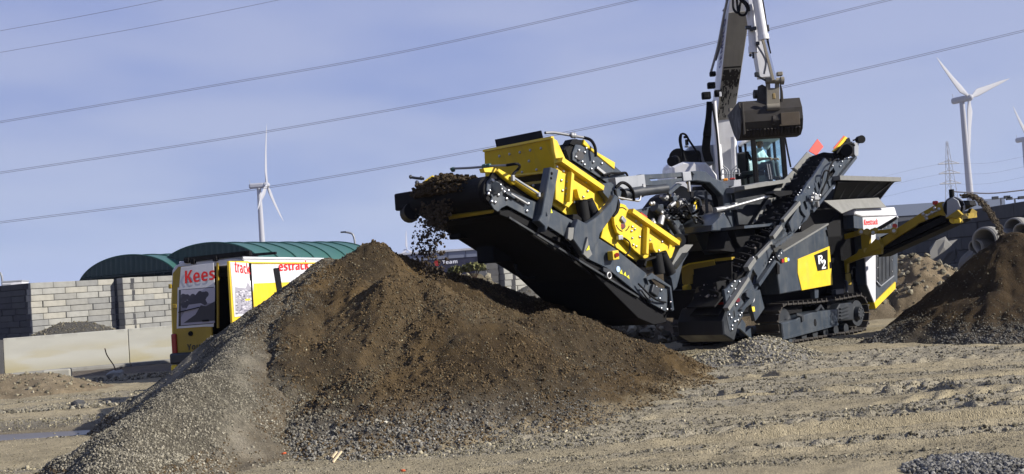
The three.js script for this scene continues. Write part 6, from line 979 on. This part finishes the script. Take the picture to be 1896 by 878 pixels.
// low smooth concrete wall of two panels
{
  const a = onGround(8, 697), b = onGround(240, 676), c = b.clone().add(b.clone().sub(a).setLength(5.5)), yT = at(8, 627, -a.z).y;
  const wallT = dtex(512, (u, v) => { const n = fbm(u * 6, v * 3, 5, 71, 6), st = fbm(u * 30, v * 1, 3, 75, 30), bt = smooth(0.38 + 0.2 * (n - 0.5), 0.0, v), tp = smooth(0.86, 1, v) * smooth(0.45, 0.6, st), sp = smooth(0.55, 0.7, fbm(u * 3 + 2, v * 3, 4, 79, 3)) * smooth(0.8, 0.5, v); const k = 0.8 + 0.22 * n; return [S8((0.36 - 0.07 * bt - 0.08 * tp - 0.02 * sp) * k), S8((0.355 - 0.085 * bt - 0.08 * tp - 0.035 * sp) * k), S8((0.315 - 0.115 * bt - 0.07 * tp - 0.07 * sp) * k)]; }, true); wallT.repeat.set(1 / 6, 1 / (yT + 0.02));
  const panel = (p, q, label) => { const d = q.clone().sub(p), L = d.length(), t = thing('retaining_wall', label, 'wall', [p.x, 0, p.z], Math.atan2(-d.z, d.x)); mesh('wall_panel', [rbox(L - 0.015, yT, 0.16, 0.015, L / 2, yT / 2, -0.08)], new THREE.MeshStandardMaterial({ map: wallT, roughness: 0.92, bumpMap: rep(concT, 0.5), bumpScale: 0.004 }), t); mesh('wall_foot', [rbox(L - 0.02, 0.1, 0.5, 0.02, L / 2, 0.02, 0.2)], M.concrete, t); return t; };
  panel(a, b, 'low smooth concrete retaining wall, long panel left of the vertical joint'); panel(b, c, 'low smooth concrete retaining wall panel right of the joint beside the van');
  const e = thing('retaining_wall', 'dark end of another low wall at the left edge of the photo', 'wall', [a.x - 0.02, 0, a.z], 0.9 + Math.PI); mesh('wall_panel', [box(2.5, yT, 0.16, 1.27, yT / 2 - 0.03, 0)], darkMats[2], e);
}
// green tunnel shelters
function shelter(cx, D, apexPy, label, L, base) {
  const ap = at(cx, apexPy, D), ax = V(0.5, 0, -0.87).normalize(), turn = Math.atan2(-ax.z, ax.x) - Math.PI / 2; // local -z along the axis
  const t = thing('tunnel_shelter', label, 'shelter', [ap.x, 0, ap.z], Math.atan2(-ax.x, -ax.z), 'green tunnel shelters');
  const w = 5.35, rise = 2.3, y0 = ap.y - rise, N = 22, bays = 7, pos = [], idx = [];
  const arc = (k, s = 1) => { const a = Math.PI * k / N; return [-Math.cos(a) * w * s, y0 + Math.sin(a) * rise * s]; };
  for (let j = 0; j <= bays * 4; j++) { const sag = 1 - 0.018 * Math.sin((j % 4) / 4 * Math.PI); for (let k = 0; k <= N; k++) { const p = arc(k, sag); pos.push(p[0], p[1], -L * j / (bays * 4)); } }
  for (let j = 0; j < bays * 4; j++) for (let k = 0; k < N; k++) { const q = j * (N + 1) + k; idx.push(q, q + 1, q + N + 1, q + 1, q + N + 2, q + N + 1); }
  const g = new THREE.BufferGeometry(); g.setAttribute('position', new THREE.Float32BufferAttribute(pos, 3)); g.setIndex(idx); g.computeVertexNormals();
  mesh('roof_fabric', [g], new THREE.MeshStandardMaterial({ color: lin(0.032, 0.1, 0.082), roughness: 0.42, side: THREE.DoubleSide }), t);
  for (let j = 0; j <= bays; j++) mesh('arch_rib', [new THREE.TubeGeometry(new THREE.CatmullRomCurve3(Array.from({ length: N + 1 }, (_, k) => V(...arc(k, 1.004), -L * j / bays))), 44, 0.06, 5)], M.green, t);
  // hanging curtain across the upper part of the mouth, in folds
  const cp = [], ci = [], M2 = 90, lowY = y0 + rise * 0.42;
  for (let k = 0; k <= M2; k++) { const u = -1 + 2 * k / M2, x = u * w * 0.99, yt = y0 + rise * Math.sqrt(Math.max(0, 1 - u * u)), fold = 0.06 * Math.sin(k * 1.4); cp.push(x, yt, 0.02 + fold * 0.3, x, Math.min(yt, lowY + 0.5 * Math.abs(u) * 0), 0.03 + fold); }
  for (let k = 0; k < M2; k++) ci.push(2 * k, 2 * k + 1, 2 * k + 2, 2 * k + 2, 2 * k + 1, 2 * k + 3);
  const c = new THREE.BufferGeometry(); c.setAttribute('position', new THREE.Float32BufferAttribute(cp, 3)); c.setIndex(ci); c.computeVertexNormals(); mesh('end_curtain', [c], new THREE.MeshStandardMaterial({ color: lin(0.005, 0.034, 0.027), roughness: 0.6, side: THREE.DoubleSide }), t);
  mesh('truss_bar', [bar([-w * 0.9, lowY - 0.1, 0], [w * 0.9, lowY - 0.1, 0], 0.08, 0.08), bar([-w * 0.75, lowY - 0.1, 0], [-w * 0.45, y0 - 0.3, 0], 0.05, 0.05), bar([w * 0.75, lowY - 0.1, 0], [w * 0.45, y0 - 0.3, 0], 0.05, 0.05)], M.greenDark, t);
  for (const s of [-1, 1]) mesh('support_wall', [box(0.4, y0, L, s * w, y0 / 2, -L / 2)], M.galv, t);
  mesh('back_wall', [box(2 * w, y0 + 0.2, 0.2, 0, y0 / 2, -L)], darkMats[2], t);
  return t;
}
shelter(232, 78, 473, 'lower green tunnel shelter rising behind the pale block wall', 12, 0); shelter(381, 76, 450.5, 'taller green tunnel shelter behind the yellow van', 13, 0);
// ---------------------------------------------------------------- concrete pipes, rubble slabs
function pipe(pxx, py, D, r, L, label, yaw = 0.85) {
  const p = at(pxx, py, D), t = thing('concrete_pipe', label, 'pipe', p.toArray(), yaw, 'concrete drain pipes stored against the wall');
  const prof = [[r * 0.8, 0], [r * 1.0, 0], [r * 1.02, 0.08], [r * 1.02, 0.3], [r * 0.95, 0.42], [r * 0.95, L], [r * 0.8, L], [r * 0.8, 0]].map(q => new THREE.Vector2(...q));

  const lg = new THREE.LatheGeometry(prof, 36); lg.rotateZ(-Math.PI / 2);
  mesh('pipe_shell', [lg], M.concrete, t); mesh('pipe_rim', [mv(new THREE.TorusGeometry(r * 0.9, r * 0.09, 8, 36), -0.02, 0, 0, 0, Math.PI / 2)], M.concrete, t); return t;
}
pipe(1824, 447, 36, 0.48, 2.6, 'large concrete pipe lying just above the right soil pile crest', 0.55); pipe(1807, 458, 36.4, 0.27, 2.0, 'small concrete pipe lying left of the large pipe', 0.55);
pipe(1878, 423, 36, 0.36, 2.6, 'concrete pipe at the right edge of the photo, upper of two', 0.55); pipe(1892, 430, 35, 0.3, 2.4, 'concrete pipe at the right edge of the photo, lower of two', 0.55);
for (const [a, b, D, s, ry, rz, l] of [[1745, 470, 40, 1.0, 0.5, 0.5, 'broken grey concrete slab leaning against the dark wall'], [1765, 462, 42, 0.7, 1.1, -0.4, 'second broken concrete slab beside the leaning one'], [1788, 488, 36, 0.5, 0.2, 0.9, 'small concrete slab behind the right soil pile']]) { const p = at(a, b, D), t = thing('concrete_slab', l, 'slab', p.toArray(), ry); const g = pebble(Math.round(a), 1); g.scale(s * 0.9, s * 0.65, s * 0.22); mesh('slab_body', [g.rotateZ(rz)], std(0.13, 0.127, 0.12, 0.95), t); }  // slab grey lowered to hold the shade they lie in
{ const p = at(107, 711, 24.4), t = thing('concrete_block', 'pale broken concrete block on the ground before the low wall', 'block', [p.x, 0, p.z], 0.3); const g = new RoundedBoxGeometry(0.58, 0.34, 0.4, 2, 0.04); mesh('block_body', [g.translate(0, 0.16, 0)], blockMats[3], t); }
for (const [a, b, s, l] of [[214, 699, 0.16, 'flat pale stone beside the twig before the low wall'], [146, 752, 0.09, 'grey boulder at the tip of the long shadow on the left']]) { const p = onGround(a, b), t = thing('stone', l, 'stone', [p.x, s * 0.4, p.z]); mesh('stone_body', [pebble(Math.round(a + b), 1).scale(s * 1.4, s, s)], s > 0.1 ? blockMats[1] : darkMats[1], t); }
{ const p = onGround(213, 690), t = thing('twig', 'bare bent twig standing up before the low concrete wall', 'twig', p.toArray()); const q = (a, b) => at(a, b, -p.z).sub(p).toArray(); mesh('stem', [tube([q(214, 690), q(211, 678), q(203, 666), q(197, 656), q(194, 645)], 0.015, 5, 20)], M.rust, t); mesh('side_shoot', [tube([q(218, 694), q(222, 684), q(226, 680)], 0.012, 5, 8)], M.rust, t); }
for (const [a, b, dx, dz, l] of [[624, 846, 0.09, 0.05, 'longer pale wood splinter lying at the foot of the pile'], [619, 842, 0.05, 0.03, 'shorter pale wood splinter beside the longer one']]) { const p = onGround(a, b, 0.06), t = thing('wood_splinter', l, 'splinter', p.toArray(), 1.1); mesh('stick', [box(0.16 * (dx / 0.09), 0.015, 0.018, 0, 0, 0, 0, 0, 0.5)], std(0.62, 0.48, 0.3, 0.9), t); }
for (const [a, b, y, l] of [[525, 840, 0.14, 'orange red brick fragment among the grey gravel of the pile foot'], [746, 872, 0.02, 'small orange red brick fragment near the bottom edge']]) { const p = onGround(a, b, y), t = thing('brick_fragment', l, 'brick', p.toArray()); mesh('fragment', [pebble(a, 0).scale(0.026, 0.02, 0.024)], std(0.5, 0.1, 0.03, 0.9), t); }
// ---------------------------------------------------------------- far things
function turbine(hx, hy, D, R, spin, rotorYaw, label, base = 3.2) {
  const h = at(hx, hy, D), t = thing('wind_turbine', label, 'wind turbine', [h.x, 0, h.z], rotorYaw, 'wind turbines on the horizon');
  mesh('tower', [cyl([0, -10, 0], [0, h.y - 1.5, 0], base * 0.72, base * 0.42, 24)], M.turbine, t);
  mesh('nacelle', [rbox(3.6, 3.8, 11, 1.4, 0, h.y, -1.5)], M.turbine, t);
  mesh('wind_vane', [cyl([0, h.y + 1.8, -6], [0.2, h.y + 4.4, -6.6], 0.14)], M.galv, t);
  const zr = 5.6; mesh('hub', [mv(new THREE.SphereGeometry(2.2, 18, 12).scale(1, 1, 1.3), 0, h.y, zr - 0.6)], M.turbine, t);
  for (let k = 0; k < 3; k++) {
    const st = [[0, 0.9, 0.9], [0.06, 0.95, 0.8], [0.2, 2.0, 0.45], [0.5, 1.35, 0.28], [0.8, 0.8, 0.18], [1, 0.12, 0.05]], pos = [], idx = [], n = 10;
    for (const [s, c, th] of st) for (let i = 0; i < n; i++) { const a = 2 * Math.PI * i / n; pos.push(Math.cos(a) * c * 1.5 * (R / 45) + (s > 0.1 ? -0.35 * c : 0), s * R + 1, Math.sin(a) * th * (R / 45) + 2.2 * s * s); }
    for (let j = 0; j < st.length - 1; j++) for (let i = 0; i < n; i++) { const a = j * n + i, b = j * n + (i + 1) % n; idx.push(a, b, a + n, b, b + n, a + n); }
    const g = new THREE.BufferGeometry(); g.setAttribute('position', new THREE.Float32BufferAttribute(pos, 3)); g.setIndex(idx); g.computeVertexNormals();
    g.rotateZ(spin - k * 2 * Math.PI / 3); mesh('blade', [g.translate(0, h.y, zr)], M.turbine, t);
  }
  return t;
}
turbine(479, 344, 760, 43, -0.05, 1.56, 'white wind turbine behind the tall green shelter', 3.6);
turbine(1781, 184, 640, 34, 0.86, 0.46, 'largest white wind turbine, right of the lattice pylon', 3.4);
turbine(1896, 258, 820, 29, 0.62, 0.42, 'white wind turbine cut off by the right edge of the photo', 3.6);
turbine(751, 463, 2200, 40, 0.0, 0.6, 'tiny distant wind turbine beyond the falling soil', 3.2);
{ // lattice pylon
  const D = 430, b = at(1763, 372, D), top = at(1749, 262, D), t = thing('lattice_pylon', 'thin steel lattice pylon left of the largest wind turbine', 'pylon', [b.x, 0, b.z], 0.3), H = top.y, pyl = std(0.28, 0.29, 0.32, 0.6, 0), hw = y => lerp(3.0, 0.25, Math.min(1, y / H * 1.02));
  for (const [a, c] of [[-1, -1], [1, -1], [-1, 1], [1, 1]]) mesh('leg', [cyl([a * hw(0), 0, c * hw(0)], [a * hw(H), H, c * hw(H)], 0.14, 0.09, 5)], pyl, t);
  const br = []; for (let k = 0; k < 14; k++) { const y0 = H * (1 - Math.pow(1 - k / 14, 1)), y1 = H * ((k + 1) / 14); for (const c of [-1, 1]) br.push(cyl([-hw(y0), y0, c * hw(y0)], [hw(y1), y1, c * hw(y1)], 0.055, 0.055, 4), cyl([hw(y0), y0, c * hw(y0)], [-hw(y1), y1, c * hw(y1)], 0.055, 0.055, 4)); }
  mesh('bracing', br, pyl, t, 'stuff');
  for (const py of [303, 321, 340]) { const y = at(1757, py, D).y; mesh('cross_arm', [cyl([-5, y, 0], [0, y + 1.3, 0], 0.16, 0.16, 4), cyl([5, y, 0], [0, y + 1.3, 0], 0.16, 0.16, 4), cyl([-5, y, 0], [5, y, 0], 0.24, 0.24, 4)], pyl, t); }
}
function mast(pxx, py0, py1, D, label, kind) {
  const b = at(pxx, py0, D), tp = at(pxx, py1, D), t = thing(kind, label, 'lamp', [b.x, 0, b.z]);
  mesh('pole', [cyl([0, 0, 0], [0, tp.y, 0], 0.1, 0.07, 8)], M.galv, t); return [t, tp.y];
}
for (const [a, l] of [[1855, 'twin floodlight mast behind the dark wall, left one'], [1881, 'twin floodlight mast behind the dark wall, right one']]) { const [t, y] = mast(a, 390, a === 1855 ? 367 : 368, 90, l, 'floodlight_mast'); mesh('cross_bar', [box(1.3, 0.08, 0.08, 0, y, 0)], M.galv, t); for (const s of [-0.5, 0.5]) mesh('floodlight', [box(0.45, 0.25, 0.3, s, y + 0.05, 0.1)], M.darkGrey, t); }
for (const [a, b, s, l] of [[657, 466, 1, 'curved street lamp behind the soil pile top'], [3, 515, -1, 'curved street lamp at the left edge behind the block wall']]) { const D = 95, p = at(a, b, D), y = at(a, s > 0 ? 440 : 512, D).y, t = thing('street_lamp', l, 'street lamp', [p.x, 0, p.z]); mesh('pole', [tube([[0, 0, 0], [0, y * 0.6, 0], [0, y, 0], [-0.15, y + 0.35, 0], [-0.75, y + 0.55, 0]], 0.09, 7, 40)], M.galv, t); mesh('lamp_head', [rbox(0.5, 0.14, 0.2, 0.04, -0.9, y + 0.55, 0)], M.darkGrey, t); }
// overhead lines
function cable(pts, Ds, label, r = 0.021, pair = 0.16, grp = 'overhead power lines') {
  const n = pts.length, P = pts.map(([a, b], i) => at(a, b, lerp(Ds[0], Ds[1], (a - pts[0][0]) / (pts[n - 1][0] - pts[0][0])))), o = P[0].clone(), t = thing('power_line', label, 'cable', o.toArray(), 0, grp);
  for (const s of pair ? [-0.5, 0.5] : [0]) mesh('wire', [tube(P.map(p => p.clone().sub(o).add(V(0, s * pair, 0))), r, 4, 90)], std(0.12, 0.11, 0.12, 0.7), t); return t;
}
cable([[-60, 68], [0, 57], [150, 30], [300, 0], [420, -27]], [150, 150], 'faint upper left power line, highest of the five', 0.026, 0);
cable([[-60, 107], [0, 97], [260, 51], [515, 0], [640, -28]], [150, 150], 'faint power line second from the top on the left', 0.026, 0);
cable([[-60, 236], [0, 226], [370, 163], [740, 97], [1175, 0], [1300, -30]], [118, 112], 'power line crossing the sky third from the top on the left');
cable([[-60, 329], [0, 320], [480, 246], [1000, 151], [1325, 78], [1645, 0], [1760, -29]], [118, 108], 'power line crossing behind the excavator boom halfway up');
cable([[-60, 420], [0, 412], [455, 353], [758, 302], [1080, 239], [1465, 158], [1896, 57], [1980, 36]], [118, 104], 'lowest long power line passing behind the bucket');
cable([[1765, 355], [1800, 357], [1835, 358], [1896, 352], [1960, 344]], [60, 60], 'black cable sagging from a post above the right wall', 0.035, 0, null);
for (const py of [322, 341, 360]) for (const s of [0, 1]) cable(s ? [[1775, py - 19], [1830, py - 20], [1896, py - 32], [1980, py - 50]] : [[1740, py - 18], [1690, py - 8], [1640, py + 4], [1560, py + 18]].reverse(), [430, 430], `thin pylon wire running ${s ? 'right' : 'left'} from the ${py === 322 ? 'upper' : py === 341 ? 'middle' : 'lower'} pylon arm`, 0.03, 0, 'wires of the lattice pylon');
// distant buildings
{
  const b = at(848, 500, 120), tl = at(848, 461, 120), t = thing('warehouse', 'long distant warehouse with navy lower band and red end under the conveyor', 'building', [b.x, 0, b.z], -0.1), L = 12.5, y1 = tl.y;
  mesh('wall', [box(L, y1 - 1.0, 8, -0.2, (y1 - 1.0) / 2, -4)], std(0.02, 0.02, 0.045, 0.6), t); mesh('fascia', [box(L + 0.1, 0.75, 8.1, -0.2, y1 - 0.62, -4)], std(0.2, 0.22, 0.29, 0.5), t); mesh('roof', [box(L + 0.3, 0.22, 8.4, -0.2, y1 - 0.12, -4)], M.white, t);
  for (let k = 0; k < 6; k++) mesh('fascia_joint', [box(0.05, 0.72, 0.03, -5 + k * 2, y1 - 0.62, 0.07)], M.darkGrey, t);
  mesh('red_corner', [box(1.3, 1.6, 8.2, 3.4, y1 - 0.8, -3.95)], M.red, t);
  decal('company_lettering', [[-1.7, y1 - 1.62, 0.03], [0.0, y1 - 1.62, 0.03], [0.0, y1 - 1.08, 0.03], [-1.7, y1 - 1.08, 0.03]], decalMat(256, 96, (c, w, h) => { c.clearRect(0, 0, w, h); c.fillStyle = '#ececf2'; c.font = 'bold 100px sans-serif'; c.fillText('Team', 0, 88); }), t);
  mesh('red_disc', [cyl([-2.3, y1 - 1.4, 0], [-2.3, y1 - 1.4, 0.05], 0.34, 0.34, 18)], M.red, t);
}
{ const p = at(1700, 395, 105), t = thing('warehouse', 'blue grey flat warehouse behind the yellow side conveyor', 'building', [p.x, 0, p.z], 0.1), yt = at(1700, 377, 105).y; mesh('fascia', [box(15, 1.1, 10, 1.5, yt - 0.55, -5)], std(0.11, 0.14, 0.21, 0.6), t); mesh('wall', [box(14.8, yt - 1.1, 9.8, 1.5, (yt - 1.1) / 2, -5)], std(0.03, 0.035, 0.05, 0.7), t); }
{ const p = at(21, 530, 90), yt = at(21, 521, 90).y, t = thing('site_container', 'small white site container above the shaded wall at far left', 'container', [p.x, 0, p.z], 0.2); mesh('body', [box(1.5, yt, 2.4, 0.1, yt / 2, -1)], M.white, t); mesh('door', [box(0.6, 1.0, 0.04, -0.3, yt - 0.7, 0.22)], M.lightGrey, t); mesh('roof_edge', [box(1.6, 0.1, 2.5, 0.1, yt, -1)], M.lightGrey, t); }
// shrubs on the bank behind the pile
function shrub(pxx, py, D, r, label, seed) {
  const p = at(pxx, py, D), t = thing('shrub', label, 'shrub', p.toArray()), R = rng(seed), leaf = [], st = [];
  for (let i = 0; i < 420; i++) { const a = R() * 6.28, q = Math.pow(R(), 0.5) * r, h = R() * r * 0.9 * (1 - 0.4 * q / r), s = 0.07 + 0.08 * R(); leaf.push(mv(new THREE.PlaneGeometry(s, s * 1.6), Math.cos(a) * q * 1.3, h, Math.sin(a) * q, R() * 6, R() * 6, R() * 6)); }
  for (let i = 0; i < 14; i++) { const a = R() * 6.28; st.push(cyl([0, -0.5, 0], [Math.cos(a) * r * 0.9, r * 0.7 * R(), Math.sin(a) * r * 0.7], 0.02, 0.01, 4)); }
  mesh('foliage', leaf, std(0.1, 0.1, 0.03, 0.9, 0, { side: THREE.DoubleSide }), t, 'stuff'); mesh('stem', st, M.rust, t, 'stuff');
}
shrub(846, 504, 50, 0.3, 'olive green shrub on the bank below the red disc sign', 5); shrub(878, 500, 50, 0.4, 'yellowish shrub at the end of the grey block wall', 6);
heapPlain('earth_bank', 'shaded earth bank below the shrubs behind the soil pile', [[-6, 1.9, -51.5], [-3.2, 2.2, -51.2], [-2.0, 2.1, -51.6]], 0.7, [-11, 1.5, -56, -46], 0.2, [[0.2, 0.17, 0.11], [0.28, 0.24, 0.16]], 421, 0.5, [700, 0.03, 0.2, 0.9], 'earth bank');
{ const g = at(985, 525, 30); heapPlain('gravel_pile', 'round grey gravel heap beneath the hanging hoses', [[g.x, g.y, g.z]], 0.75, [g.x - 3.5, g.x + 3.5, g.z - 3.5, g.z + 3.5], 0.1, [[0.26, 0.25, 0.21], [0.36, 0.34, 0.3]], 431, 0.12, [5000, 0.015, 0.03, 0.8], 'gravel pile'); }
{ const g = at(1080, 592, 24), L = onGround(1110, 640); heapPlain('rubble_pile', 'low row of pale broken stones under the discharge conveyor tail', [[g.x - 1.6, 1.0, g.z], [g.x, 0.75, g.z], [g.x + 1.3, 0.45, g.z - 0.2]], 0.7, [g.x - 4, g.x + 3.4, g.z - 2, g.z + 2], 0.08, [[0.26, 0.2, 0.12], [0.4, 0.33, 0.22]], 441, 0.3, [2500, 0.02, 0.16, 1.2], 'rubble heap'); }
renderer.render(scene, camera);
